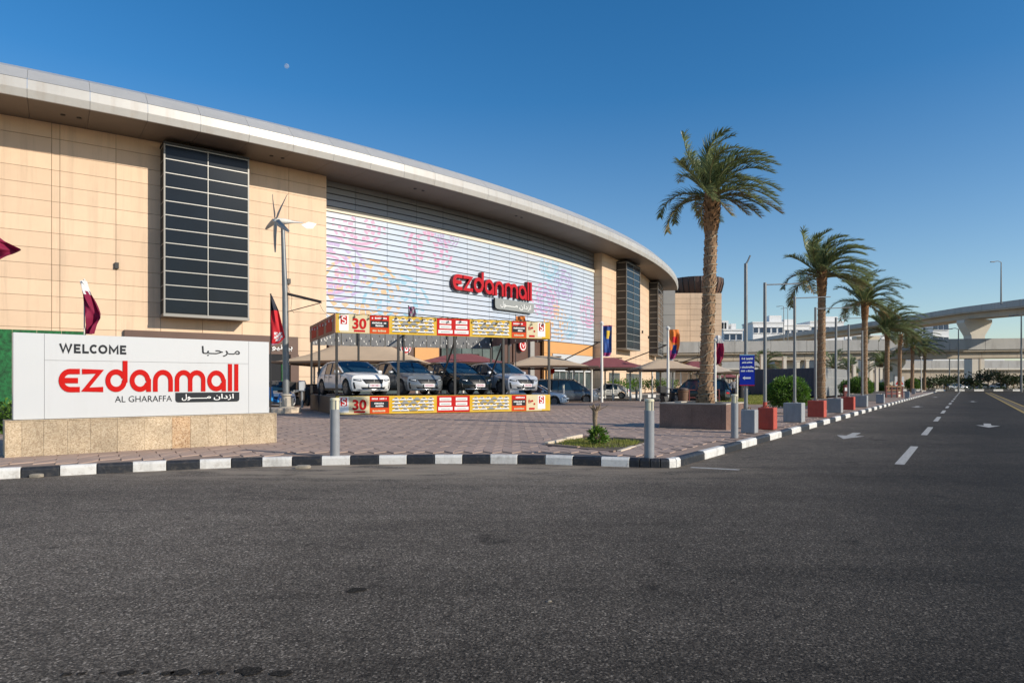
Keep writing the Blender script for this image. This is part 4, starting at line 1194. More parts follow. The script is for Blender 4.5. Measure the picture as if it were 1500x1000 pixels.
# ---------------------------------------------------------------- vehicles
def car(name, label, cat, loc, yaw, paint, L_=4.8, Wd=1.9, H_=1.62, belt=1.0, hoodf=0.86, zb=0.22, cowl=0.95, wst=0.15, re_=-1.55, rb=-2.2, wr=0.36, wx=(1.45, -1.42), tail=None, grille=True, plate_=True, group=None, detail=True):
    T = thing(name, label, cat, tuple(loc), yaw, group)
    w, xe = Wd / 2, 0.34
    tail = tail or belt
    def zt(x):
        if x > cowl: return lerp(belt + 0.05, hoodf, ((x - cowl) / (L_ / 2 - cowl)) ** 1.5)
        if x < rb: return lerp(belt + 0.05, tail, min(1, (rb - x) / max(0.05, (L_ / 2 + rb))))
        return belt + 0.05
    def wid(x): return w * (1 - 0.05 * abs(x / (L_ / 2)) ** 3)
    def ring(x):
        W_, T_ = wid(x), zt(x)
        e_ = T_ - 0.09
        q = [[W_ * 0.90, zb], [W_ * 0.965, zb + 0.10], [W_ * 1.0, 0.55], [W_ * 0.985, e_ - 0.16], [W_ * 0.955, e_ - 0.02], [W_ * 0.86, T_ - 0.025], [W_ * 0.55, T_ + 0.005], [0, T_ + 0.02]]
        for c in wx:
            Ra = wr + 0.055; dx = abs(x - c)
            if dx < Ra:
                za = wr + math.sqrt(Ra * Ra - dx * dx)
                for k in (0, 1, 2):
                    q[k][1] = max(q[k][1], za + 0.012 * k)
                q[3][1] = max(q[3][1], za + 0.08)
                q[1][0] = W_ * 1.0; q[0][0] = W_ * 0.97
        return q
    xs = sorted(set([round(lerp(-L_ / 2 + xe, L_ / 2 - xe, i / 30), 4) for i in range(31)] + [round(c + (wr + 0.056) * math.cos(math.pi * k / 12), 4) for c in wx for k in range(13)]))
    xs = [x for x in xs if -L_ / 2 + xe <= x <= L_ / 2 - xe]
    mb = MB()
    K = 15
    vs = []
    for x in xs:
        q = ring(x)
        vs += [(x, y, z) for y, z in q] + [(x, -y, z) for y, z in q[-2::-1]]
    fs = [(i * K + k, i * K + k + 1, (i + 1) * K + k + 1, (i + 1) * K + k) for i in range(len(xs) - 1) for k in range(K - 1)]
    mb.add(vs, [f[::-1] for f in fs])
    ends = {}
    for e in (1, -1):
        xr = e * (L_ / 2 - xe); q = ring(xr)
        zh = q[4][1] - 0.01
        def hw(z): return interp(sorted([(p[1], p[0]) for p in q[:5]]), z)
        def topz(yy):
            y = abs(yy) * q[4][0]
            return interp([(0, q[7][1]), (q[6][0], q[6][1]), (q[5][0], q[5][1]), (q[4][0], q[4][1])], y)
        def surf(yy, z, lift=0.0, e=e, hw=hw, zh=zh):
            ve = 0.16 * max(0, (z - (zh - 0.30)) / 0.30) ** 2 + 0.10 * max(0, (0.36 - z) / 0.16) ** 2 - 0.03 * math.exp(-((z - 0.48) / 0.08) ** 2)
            x = L_ / 2 - xe * abs(yy) ** 2.7 - ve * (1 - abs(yy) ** 4) + lift
            return Vector((e * x, yy * hw(z), z))
        ends[e] = (surf, zh)
        def fn(a, b, e=e, xr=xr, topz=topz, surf=surf, zh=zh):
            yy = (a * 2 - 1) * e
            if b <= 0.8: return surf(yy, lerp(zb, zh, b / 0.8))
            s_ = surf(yy, zh); t_ = Vector((xr, yy * q[4][0], topz(yy)))
            k = (b - 0.8) / 0.2
            m_ = s_.lerp(t_, k); m_.z += 0.035 * math.sin(math.pi * k) * (1 - abs(yy) ** 6)
            return m_
        mb.grid(fn, 22, 20)
    body = mb.build('body', paint, T, smooth=38)
    mb = MB().box((0, 0, zb + 0.12), (L_ - 0.9, Wd * 0.8, 0.2)); mb.build('underbody', 'trim', T)
    # greenhouse
    st_ = [(cowl, belt + 0.05, 0.95), (lerp(cowl, wst, 0.5), lerp(belt, H_, 0.56), 0.90), (wst, H_ - 0.03, 0.80), (lerp(wst, re_, 0.45), H_, 0.80), (re_, H_ - 0.05, 0.79), (lerp(re_, rb, 0.6), lerp(H_, belt, 0.5), 0.84), (rb, belt + 0.05, 0.90)]
    gl, rf = MB(), MB()
    def sec(i):
        x, z, k = st_[i]
        wb = wid(x) * 0.93; wt = wid(x) * k * 0.96
        zb_ = belt - 0.06
        return [Vector((x, s_ * a_, b_)) for s_ in (1,) for a_, b_ in ((wb, zb_), (lerp(wb, wt, 0.9), lerp(zb_, z, 0.9)), (wt * 0.93, z - 0.005), (wt * 0.5, z + 0.022), (0, z + 0.03))]
    for i in range(len(st_) - 1):
        A, B = sec(i), sec(i + 1)
        for s_ in (1, -1):
            fl = lambda p: Vector((p.x, p.y * s_, p.z))
            for k in range(4):
                qd = [fl(A[k]), fl(B[k]), fl(B[k + 1]), fl(A[k + 1])]
                if s_ == 1: qd = qd[::-1]
                glassy = k == 0 or i in (0, 1) or i in (4, 5)
                (gl if glassy else rf).add(qd, [(0, 1, 2, 3)])
            # pillars
    for s_ in (1, -1):
        fl = lambda p, o=0.012: Vector((p.x, p.y * s_ + s_ * o, p.z))
        S_ = [sec(i) for i in range(len(st_))]
        rf.tube([fl(S_[i][1]) + Vector((0, 0, 0.02)) for i in range(3)], 0.035, 6)
        rf.tube([fl(S_[i][1]) + Vector((0, 0, 0.02)) for i in range(2, 7)], 0.04, 6)
        for c in (0.42,):
            xm = lerp(wst, re_, c); p0, p1 = Vector((xm, s_ * wid(xm) * 0.935, belt - 0.05)), Vector((xm, s_ * wid(xm) * 0.785, H_ - 0.08))
            gl.tube([p0, p1], 0.03, 5)
        rf.add([fl(S_[4][0], 0.015), fl(S_[4][1], 0.015), fl(S_[5][1], 0.015), fl(S_[6][1], 0.015), fl(S_[6][0], 0.015)], [(0, 1, 2, 3, 4) if s_ < 0 else (4, 3, 2, 1, 0)])
    gl.build('windows', 'car_glass', T, smooth=30); rf.build('roof', paint, T, smooth=45)
    for s_ in (1, -1):
        m = MB(); cx, cy = cowl - 0.28, s_ * (w + 0.10)
        m.lathe([(0.001, -0.12), (0.075, -0.10), (0.09, 0), (0.075, 0.09), (0.001, 0.11)], 10, (cx, cy, belt + 0.07), 'Y'); m.box((cx, s_ * (w - 0.02), belt + 0.0), (0.07, 0.16, 0.05)); m.build('mirror', paint, T, smooth=50)
        m = MB()
        for xd in (lerp(wst, re_, 0.42), cowl - 0.12, re_ + 0.12):
            m.box((xd, s_ * (wid(xd) * 0.985 + 0.004), (zb + belt) / 2 + 0.12), (0.012, 0.02, belt - zb - 0.34))
        for xd in (lerp(wst, re_, 0.42) + 0.2, re_ + 0.35): m.box((xd, s_ * (wid(xd) * 0.985 + 0.005), belt - 0.17), (0.2, 0.03, 0.028))
        m.box(((wx[0] + wx[1]) / 2, s_ * (w * 0.965 + 0.01), zb + 0.06), (abs(wx[0] - wx[1]) - 2 * wr - 0.12, 0.04, 0.10)); m.build('door_seams', 'trim', T)
    # wheels
    for c in wx:
        for s_ in (1, -1):
            y = s_ * (w - 0.125)
            m = MB().lathe([(wr * 0.62, -0.11), (wr * 0.93, -0.115), (wr, -0.07), (wr, 0.07), (wr * 0.93, 0.115), (wr * 0.62, 0.11)], 28, (c, y, wr), 'Y'); t_ = m.build('wheel', 'tyre', T, smooth=40)
            m = MB().lathe([(0.05, s_ * 0.075), (0.08, s_ * 0.08), (0.09, s_ * 0.05), (wr * 0.56, s_ * 0.02), (wr * 0.62, s_ * 0.10), (wr * 0.66, s_ * 0.112)], 24, (c, y, wr), 'Y', 0)
            for k in range(5):
                a_ = 2 * math.pi * k / 5 + 0.3
                m.tube([(c + 0.05 * math.cos(a_), y + s_ * 0.085, wr + 0.05 * math.sin(a_)), (c + wr * 0.62 * math.cos(a_), y + s_ * 0.10, wr + wr * 0.62 * math.sin(a_))], 0.035, 5)
            m.build('rim', 'rim', t_, smooth=40)
    # faces of the car
    def patch(e, pts, lift, mat, name, n=8, m_=3, thick=True):
        """pts: corners (yy,z) bottom-left, bottom-right, top-right, top-left on the front or rear surface"""
        sf = ends[e][0]
        def fn(a, b):
            yy = lerp(lerp(pts[0][0], pts[1][0], a), lerp(pts[3][0], pts[2][0], a), b)
            z = lerp(lerp(pts[0][1], pts[1][1], a), lerp(pts[3][1], pts[2][1], a), b)
            return sf(yy * e, z, lift)
        mb = MB().grid(fn, n, m_)
        o_ = mb.build(name, mat, T, smooth=40)
        if thick:
            so = o_.modifiers.new('thick', 'SOLIDIFY'); so.thickness = 0.03; so.offset = -1
        return o_
    zh = ends[1][1]
    gz0, gz1 = zh - 0.27, zh - 0.07
    for s_ in (1, -1):
        P_ = [(0.60, gz1 - 0.10), (0.93, gz1 - 0.05), (0.93, gz1 + 0.01), (0.60, gz1 + 0.0)]
        if s_ < 0: P_ = [(-x, z) for x, z in (P_[1], P_[0], P_[3], P_[2])]
        hl = patch(1, P_, 0.008, 'trim', 'headlight', 6, 2)
        Q_ = [(lerp(P_[0][0], P_[1][0], 0.12), P_[0][1] + 0.03), (lerp(P_[0][0], P_[1][0], 0.88), P_[1][1] + 0.03), (lerp(P_[0][0], P_[1][0], 0.88), P_[2][1] - 0.012), (lerp(P_[0][0], P_[1][0], 0.12), P_[3][1] - 0.02)]
        patch(1, Q_, 0.014, 'lamp_glass', 'headlight_lens', 4, 1)
        P_ = [(0.55, 0.74), (0.90, 0.74), (0.90, 0.86), (0.55, 0.84)]
        if s_ < 0: P_ = [(-x, z) for x, z in (P_[1], P_[0], P_[3], P_[2])]
        patch(-1, P_, 0.008, 'ad_red', 'tail_light', 4, 2)
    if grille:
        g_ = patch(1, [(-0.42, gz0), (0.42, gz0), (0.57, gz1), (-0.57, gz1)], 0.008, 'trim', 'grille', 14, 3)
        mb = MB(); sf = ends[1][0]
        for r in range(4):
            for c in range(17):
                yy = (c - 8) / 8 * lerp(0.38, 0.52, r / 3) + (0.02 if r % 2 else 0)
                z = gz0 + 0.03 + r * (gz1 - gz0 - 0.05) / 3
                mb.box(sf(yy, z, 0.012), (0.010, 0.026, 0.010))
        mb.box(sf(0, (gz0 + gz1) / 2 + 0.02, 0.02), (0.02, 0.05, 0.12)); mb.build('grille_studs', 'rim', g_)
        patch(1, [(-0.58, 0.30), (0.58, 0.30), (0.66, 0.39), (-0.66, 0.39)], 0.006, 'trim', 'lower_intake', 12, 2)
        patch(1, [(-0.80, 0.275), (0.80, 0.275), (0.80, 0.295), (-0.80, 0.295)], 0.02, 'chrome', 'bumper_strip', 14, 1)
        for s_ in (1, -1):
            P_ = [(0.86, 0.32), (0.93, 0.32), (0.95, 0.60), (0.89, 0.60)]
            if s_ < 0: P_ = [(-x, z) for x, z in (P_[1], P_[0], P_[3], P_[2])]
            patch(1, P_, 0.006, 'trim', 'air_vent', 2, 3)
    else:
        patch(1, [(-0.5, 0.34), (0.5, 0.34), (0.6, 0.46), (-0.6, 0.46)], 0.006, 'trim', 'lower_intake', 10, 2)
        patch(1, [(-0.45, gz1 - 0.06), (0.45, gz1 - 0.06), (0.5, gz1), (-0.5, gz1)], 0.006, 'trim', 'grille', 10, 1)
    if plate_:
        sx_ = ends[1][0](0, 0.46).x
        mb = MB().box((sx_ + 0.03, 0, 0.46), (0.02, 0.52, 0.15)); np_ = mb.build('number_plate', 'plate_white', T)
        mb = MB()
        for q in range(7): mb.box((sx_ + 0.041, -0.20 + 0.066 * q, 0.46), (0.004, 0.045 if q % 3 else 0.03, 0.085 if q % 2 else 0.07))
        mb.build('plate_print', 'plate_ink', np_)
    return T
yaw_b = math.atan2(BN.y, BN.x)
for t, pm, lb in ((1.28, 'paint_white', 'white crossover on the booth, leftmost of the four show cars'), (3.76, 'paint_grey', 'dark grey crossover on the booth, second of the four show cars'),
                  (6.24, 'paint_black', 'black crossover on the booth, third of the four show cars'), (8.72, 'paint_silver', 'silver white crossover on the booth, rightmost of the four show cars')):
    car('show_car', lb, 'car', bp(t, 3.05, PH - 0.02), yaw_b + rad(12), pm, group='cars shown on the booth platform', H_=1.58, re_=-1.15, rb=-2.28, wst=0.05, cowl=1.0)
car('minivan', 'dark steel grey minivan parked beside the banner pole', 'minivan', Vector((4.0, 50.3, 0.0)), rad(-8), 'paint_steel', L_=4.75, Wd=1.8, H_=1.80, belt=1.02, hoodf=0.82, cowl=1.55, wst=0.55, re_=-2.0, rb=-2.28, wr=0.33, wx=(1.5, -1.35), grille=False, plate_=False)
car('parked_car', 'white car nose showing between the booth and the minivan', 'car', Vector((1.55, 45.6, 0.0)), rad(-12), 'paint_white', L_=4.5, Wd=1.8, H_=1.40, belt=0.88, hoodf=0.72, cowl=0.95, wst=0.25, re_=-0.95, rb=-1.75, wr=0.32, wx=(1.4, -1.3), grille=False, plate_=False)
car('parked_car', 'white sedan parked side on behind the banner pole', 'car', Vector((9.3, 66.5, 0.0)), rad(172), 'paint_white', L_=4.6, Wd=1.8, H_=1.46, belt=0.92, hoodf=0.76, cowl=0.9, wst=0.2, re_=-0.95, rb=-1.8, wr=0.33, wx=(1.42, -1.35), grille=False, plate_=False)
car('parked_car', 'black SUV parked in the shade behind the palm planter', 'car', Vector((13.6, 50.5, 0.0)), rad(160), 'paint_black', L_=4.9, Wd=1.95, H_=1.82, belt=1.1, hoodf=0.98, cowl=1.1, wst=0.5, re_=-2.05, rb=-2.35, wr=0.38, wx=(1.45, -1.45), grille=False, plate_=False)
car('parked_car', 'dark blue car under the pale canopy right of the palm', 'car', Vector((19.6, 63.5, 0.0)), rad(-30), 'paint_blue', L_=4.5, Wd=1.8, H_=1.45, belt=0.9, hoodf=0.75, cowl=0.9, wst=0.2, re_=-1.0, rb=-1.8, wr=0.33, wx=(1.4, -1.3), grille=False, plate_=False)
car('parked_car', 'dark car in the far car park behind the blue one', 'car', Vector((24.5, 77, 0.0)), rad(-20), 'paint_grey', L_=4.5, Wd=1.8, H_=1.45, belt=0.9, hoodf=0.75, cowl=0.9, wst=0.2, re_=-1.0, rb=-1.8, wr=0.33, wx=(1.4, -1.3), grille=False, plate_=False)
car('parked_car', 'white SUV half hidden behind the turbine pole', 'car', Vector((-14.2, 41.5, 0.0)), rad(-70), 'paint_white', L_=4.7, Wd=1.9, H_=1.62, belt=0.98, hoodf=0.86, grille=True, plate_=False)
car('parked_car', 'dark car in shade between the pole and the booth', 'car', Vector((-12.6, 44.5, 0.0)), rad(20), 'paint_black', L_=4.5, Wd=1.8, H_=1.45, belt=0.9, hoodf=0.75, cowl=0.9, wst=0.2, re_=-1.0, rb=-1.8, wr=0.33, wx=(1.4, -1.3), grille=False, plate_=False)
for i, (u_, d_, yw, pm, lb) in enumerate(((1400, 137, 0, 'paint_silver', 'far silver car beyond the end kerb, leftmost under the flyover'), (1440, 150, 5, 'paint_white', 'far white car beside the bare flyover pier'), (1459, 150, 180, 'paint_white', 'far white car right of the flyover pier'))):
    car('distant_car', lb, 'car', Vector(((u_ - 750) * d_ / 1000, d_, 0.0)), rad(yw), pm, L_=4.6, Wd=1.8, H_=1.5, belt=0.92, hoodf=0.78, cowl=0.9, wst=0.2, re_=-1.2, rb=-1.9, wr=0.33, wx=(1.4, -1.35), grille=False, plate_=False, group='cars under the flyover')

# ---------------------------------------------------------------- turbine lamp post, its plinth and what stands round it
tp = Vector((-10.25, 31.0, 0.35))
pl_ = thing('pole_plinth', 'cream raised kerb plinth under the wind turbine pole', 'plinth', tuple(gd(400, 606)))
q0, q1 = gd(330, 612), gd(441, 604)
e_ = (q1 - q0).normalized(); n_ = Vector((-e_.y, e_.x, 0))
for i in range(4):
    mb = MB().obox(q0 + e_ * ((q1 - q0).length * i / 4 + 0.01), e_ * ((q1 - q0).length / 4 - 0.02), n_ * 3.0, UP * 0.24); mb.build('edge_block', 'cream_wall', pl_, world=True, bevel=0.015)
tb = thing('wind_turbine_pole', 'tall grey pole with small five bladed wind turbine and side arm', 'wind turbine', (tp.x, tp.y, 0.38))
top = at(414, 327, 31.0) - Vector((tp.x, tp.y, 0.38))
mid = at(417.5, 430, 31.0) - Vector((tp.x, tp.y, 0.38))
mb = MB().tube([(0, 0, 0), mid * 0.5, mid, top], [0.15, 0.14, 0.125, 0.085], 14); mb.build('pole', 'galv', tb, smooth=40)
mb = MB().lathe([(0.36, 0), (0.36, 0.06), (0.22, 0.08), (0.20, 0.55), (0.26, 0.56), (0.26, 0.62), (0.16, 0.64)], 12); mb.build('base_flange', 'concrete', tb, smooth=30)
mb = MB()
for k in range(6): mb.tube([(0.3 * math.cos(k), 0.3 * math.sin(k), 0.05), (0.3 * math.cos(k), 0.3 * math.sin(k), 0.45)], 0.03, 6)
mb.build('anchor_bolts', 'galv', tb)
nac = top + Vector((0.0, -0.05, 0.08))
mb = MB().lathe([(0.001, -0.42), (0.08, -0.36), (0.13, -0.2), (0.12, 0.15), (0.05, 0.5), (0.03, 0.9)], 14, nac, 'Y')
c_, s_ = math.cos(rad(-70)), math.sin(rad(-70))
mb.v = [(nac.x + (x - nac.x) * c_ - (y - nac.y) * s_ * -1 * -1, nac.y + (x - nac.x) * s_ + (y - nac.y) * c_, z) for x, y, z in mb.v]
mb.build('nacelle', 'pole_white', tb, smooth=40)
ax = Vector((-0.75, -0.66, 0)).normalized()               # rotor faces the wind on the left
u1 = Vector((-ax.y, ax.x, 0)); hub = nac + ax * 0.30
for k in range(5):
    an = rad(66 + 72 * k)
    d_ = u1 * math.cos(an) * -1 + UP * math.sin(an)
    t_ = d_.cross(ax)
    mb = MB()
    pr = [(0.08, 0.06), (0.28, 0.15), (0.65, 0.12), (1.1, 0.08), (1.42, 0.03)]
    vs = []
    for r, w_ in pr:
        b0 = hub + d_ * r - ax * (0.05 * r * r)
        vs += [b0 + t_ * w_ + ax * 0.03, b0 - t_ * w_ - ax * 0.02, b0 + ax * 0.03]
    fs = []
    for i in range(4):
        a_ = i * 3; fs += [(a_, a_ + 3, a_ + 5, a_ + 2), (a_ + 2, a_ + 5, a_ + 4, a_ + 1), (a_ + 1, a_ + 4, a_ + 3, a_)]
    mb.add(vs, fs).build('blade', 'pole_grey', tb)
tl0 = nac - ax * 0.9
mb = MB().add([tl0 + Vector((0, 0, -0.03)), tl0 - ax * 0.35 + UP * 0.16, tl0 - ax * 0.75 + UP * 0.14, tl0 - ax * 0.55 - UP * 0.12, tl0 - ax * 0.25 - UP * 0.16], [(0, 1, 2, 3, 4)])
o_ = mb.build('tail_vane', 'white', tb); sm = o_.modifiers.new('thick', 'SOLIDIFY'); sm.thickness = 0.02
b0 = Vector((tp.x, tp.y, 0.38))
a0, a1 = at(418, 429.5, 31.0) - b0, at(470, 442, 30.2) - b0
mb = MB().obox(a0 + Vector((0, 0, -0.06)), a1 - a0, Vector((0, 0.12, 0)), UP * 0.12); mb.build('side_arm', 'steel_brown', tb)
mb = MB().tube([at(419, 457, 31.0) - b0, at(468, 444, 30.2) - b0], 0.02, 6); mb.build('brace_rod', 'steel_brown', tb)
mb = MB().tube([a1 + Vector((-0.1, 0, 0)), a1 + Vector((0.05, 0.1, -0.35)), a1 + Vector((0.35, 0.3, -0.75))], 0.008, 4); mb.tube([a0 + Vector((0.1, 0, 0.3)), a0 + Vector((0.3, 0, -0.2)), a0 + Vector((0.25, 0, -0.7)), a0 + Vector((0.4, 0, -0.9))], 0.008, 4); mb.build('loose_wire', 'steel_black', tb)

# scooters, bin, meter box behind the sign
def scooter(loc, yaw, label, blue):
    T = thing('motor_scooter', label, 'scooter', tuple(loc), yaw, 'parked motor scooters')
    for x in (0.6, -0.6):
        mb = MB().lathe([(0.14, -0.05), (0.25, -0.055), (0.27, 0), (0.25, 0.055), (0.14, 0.05)], 18, (x, 0, 0.27), 'Y'); mb.build('wheel', 'tyre', T, smooth=40)
    mb = MB().tube([(0.6, 0, 0.27), (0.45, 0, 0.75), (0.36, 0, 1.02)], 0.04, 8); mb.tube([(0.36, -0.32, 1.04), (0.36, 0.32, 1.04)], 0.022, 6); mb.build('handlebar', 'steel_black', T)
    mb = MB().prism([(0.50, 0.30), (0.56, 0.85), (0.38, 0.95), (0.26, 0.38), (-0.1, 0.30), (-0.25, 0.62), (-0.75, 0.70), (-0.80, 0.5), (-0.55, 0.28), (0.1, 0.2)], (0, 0.13, 0), (1, 0, 0), UP, 0.26); mb.build('body', 'plastic_blue' if blue else 'steel_black', T, bevel=0.03)
    mb = MB().box((-0.42, 0, 0.74), (0.62, 0.26, 0.10)); mb.build('seat', 'tyre', T, bevel=0.03)
    mb = MB().box((-0.78, 0, 0.98), (0.42, 0.42, 0.40)); mb.build('delivery_box', 'steel_black', T, bevel=0.03)
    for s_ in (1, -1):
        mb = MB().lathe([(0.001, -0.01), (0.06, -0.005), (0.06, 0.01)], 10, (0.34, s_ * 0.36, 1.17)); mb.tube([(0.36, s_ * 0.28, 1.04), (0.34, s_ * 0.36, 1.16)], 0.008, 4); mb.build('mirror', 'steel_black', T)
scooter((-11.15, 32.4, 0.38), rad(-120), 'black and blue scooter parked at the left of the turbine pole', True)
scooter((-10.2, 33.6, 0.38), rad(-60), 'black scooter parked behind the turbine pole', False)
mt = thing('meter_box', 'small grey meter box on a post right of the turbine pole', 'meter box', (-9.66, 31.4, 0.38))
mb = MB().tube([(0, 0, 0), (0, 0, 0.75)], 0.06, 8); mb.build('post', 'pole_grey', mt)
mb = MB().box((0, 0, 1.0), (0.26, 0.18, 0.48)); bx_ = mb.build('box', 'bin_grey', mt, bevel=0.02)
mb = MB().box((0.0, -0.095, 1.0), (0.2, 0.01, 0.4)); mb.build('door', 'white', bx_)
# green wall, hedge and low wall at the left edge
gw = thing('green_wall', 'bright green artificial hedge screen behind the welcome sign', 'green wall', (-25.5, 36.2, 0))
for i in range(6):
    p_, q_ = at(-90 + i * 36, 561, 36 + i * 0.55), at(-90 + (i + 1) * 36, 561, 36 + (i + 1) * 0.55)
    mb = MB().obox((p_.x + 0.01, p_.y, 0.0), (q_.x - p_.x - 0.02, q_.y - p_.y, 0), (0.1, -0.15, 0), UP * 4.45); mb.build('hedge_panel', 'green_wall', gw, world=True)
lw_ = thing('low_wall', 'low cream wall at the left edge behind the welcome sign', 'wall', (-17.5, 23, PZ))
for i in range(3):
    mb = MB().obox((-22 + i * 2.4, 24.0 - i * 0.2, PZ), (2.38, -0.2, 0), (0.03, 0.35, 0), UP * 0.45); mb.build('wall_block', 'cream_wall', lw_, world=True)

# ---------------------------------------------------------------- foliage
def leaf_ball(mb, c, r, n, size, mats=(0,), shell=0.78, rn=random):
    for i in range(n):
        z = rn.uniform(-0.75, 1); a_ = rn.uniform(0, 6.283); q = math.sqrt(1 - z * z)
        d_ = Vector((q * math.cos(a_), q * math.sin(a_), z))
        bump = 1 + 0.07 * math.sin(5 * a_ + 3 * z) + 0.05 * math.sin(9 * z + 2 * a_) + rn.uniform(-0.05, 0.05)
        p = Vector(c) + Vector((d_.x * r[0], d_.y * r[1], d_.z * r[2])) * (rn.uniform(shell, 1.0) * bump)
        t_ = (d_ + Vector((rn.uniform(-1, 1), rn.uniform(-1, 1), rn.uniform(-0.6, 1))) * 0.8).normalized()
        s_ = t_.cross(Vector((rn.uniform(-1, 1), rn.uniform(-1, 1), rn.uniform(-1, 1)))).normalized()
        L_ = size * rn.uniform(0.7, 1.3); w_ = L_ * 0.42
        mb.add([p, p + t_ * L_ * 0.5 + s_ * w_ * 0.5, p + t_ * L_, p + t_ * L_ * 0.5 - s_ * w_ * 0.5], [(0, 1, 2, 3)], rn.choice(mats))
def blob(mb, c, r, mat=0, seg=14):
    mb.lathe([(max(0.001, r[0] * math.cos(p)), r[2] * math.sin(p)) for p in [lerp(-1.4, 1.57, i / 8) for i in range(9)]], seg, c, 'Z', mat)
def bush(loc, rx, rz, hc, n, size, label, group='clipped round bushes along the pavement', mat='leaf', trunk=True):
    T = thing('round_bush', label, 'bush', tuple(loc), group=group)
    mb = MB(); leaf_ball(mb, (0, 0, hc), (rx, rx, rz), n, size); mb.build('foliage', mat, T)
    mb = MB(); blob(mb, (0, 0, hc), (rx * 0.83, rx * 0.83, rz * 0.80)); mb.build('inner_twigs', 'leaf_core', T, smooth=60)  # solid dark green core that fills the gaps between the leaves
    if trunk:
        mb = MB(); mb.tube([(0, 0, -0.02), (0.03, 0, 0.2), (0, 0.02, hc - rz * 0.5)], [0.09, 0.07, 0.06], 8); mb.build('stem', 'bark', T, smooth=50)
def rp(u, b):   # point on the pavement seen at column u, b metres inside the kerb
    k = (u - 750) / 1000; o_ = KC + RN * b
    t = (k * o_.y - o_.x) / (RD.x - k * RD.y)
    p = o_ + RD * t; p.z = PZ
    return p
bush(gd(1154, 605.5), 0.90, 0.74, 0.86, 5200, 0.11, 'large round clipped bush behind the second and third blocks')
bush(rp(1259, 4.2), 1.18, 0.95, 0.95, 4500, 0.14, 'round clipped bush behind the palm trunks, second along the pavement')
bush(rp(1240, 6.2), 0.75, 0.8, 0.8, 1800, 0.14, 'smaller dark bush tucked behind the second round bush')
bush(rp(1337, 4.6), 1.35, 1.15, 1.1, 2600, 0.2, 'round bush right of the warning board, nearest to it')
bush(rp(1348, 4.8), 1.3, 1.1, 1.05, 1800, 0.22, 'round bush, second right of the warning board')
bush(rp(1356, 4.6), 1.4, 1.15, 1.1, 1800, 0.24, 'round bush, last before the road end')
bush(rp(1286, 7.5), 1.9, 0.75, 0.7, 2400, 0.2, 'wide low bush between the palm trunks left of the warning board', trunk=False)
bush(Vector((-13.3, 18.6, PZ)), 0.9, 0.55, 0.35, 2600, 0.09, 'leafy hedge tuft at the left edge behind the welcome sign', group='hedges behind the sign', trunk=False)
# pruned stump with a leafy shoot in the bed
sp = gd(872, 652)
pt_ = thing('pruned_tree', 'pruned bare tree stump with cut twigs in the grass bed', 'tree', (sp.x, sp.y, PZ))
mb = MB(); mb.tube([(0, 0, -0.02), (0.01, 0, 0.3), (-0.01, 0.0, 0.55), (0.0, 0, 0.74)], [0.055, 0.048, 0.05, 0.062], 10); mb.build('trunk', 'bark', pt_, smooth=50)
for k in range(8):
    a_ = k * 0.785 + 0.3; r = random.uniform(0.06, 0.13)
    mb = MB().tube([(0, 0, 0.68), (0.05 * math.cos(a_), 0.05 * math.sin(a_), 0.76), (r * math.cos(a_), r * math.sin(a_), random.uniform(0.82, 0.90))], [0.028, 0.02, 0.014], 6); mb.build('cut_branch', 'bark', pt_, smooth=50)
mb = MB().tube([(0, 0, 0.72), (0.16, 0, 0.8), (0.27, -0.02, 0.86)], [0.015, 0.01, 0.006], 5); mb.build('cut_branch', 'bark', pt_)
sh = thing('leafy_shrub', 'small bright green shrub growing at the foot of the pruned stump', 'shrub', (sp.x + 0.05, sp.y - 0.08, PZ))
mb = MB(); leaf_ball(mb, (0, 0, 0.2), (0.19, 0.18, 0.22), 520, 0.085, (0, 0, 1), 0.35); mb.build('foliage', ['leaf', 'leaf_light'], sh)
mb = MB()
for k in range(7): mb.tube([(0, 0, 0), (0.1 * math.cos(k), 0.1 * math.sin(k), 0.3)], 0.006, 4)
mb.build('stem', 'bark', sh)

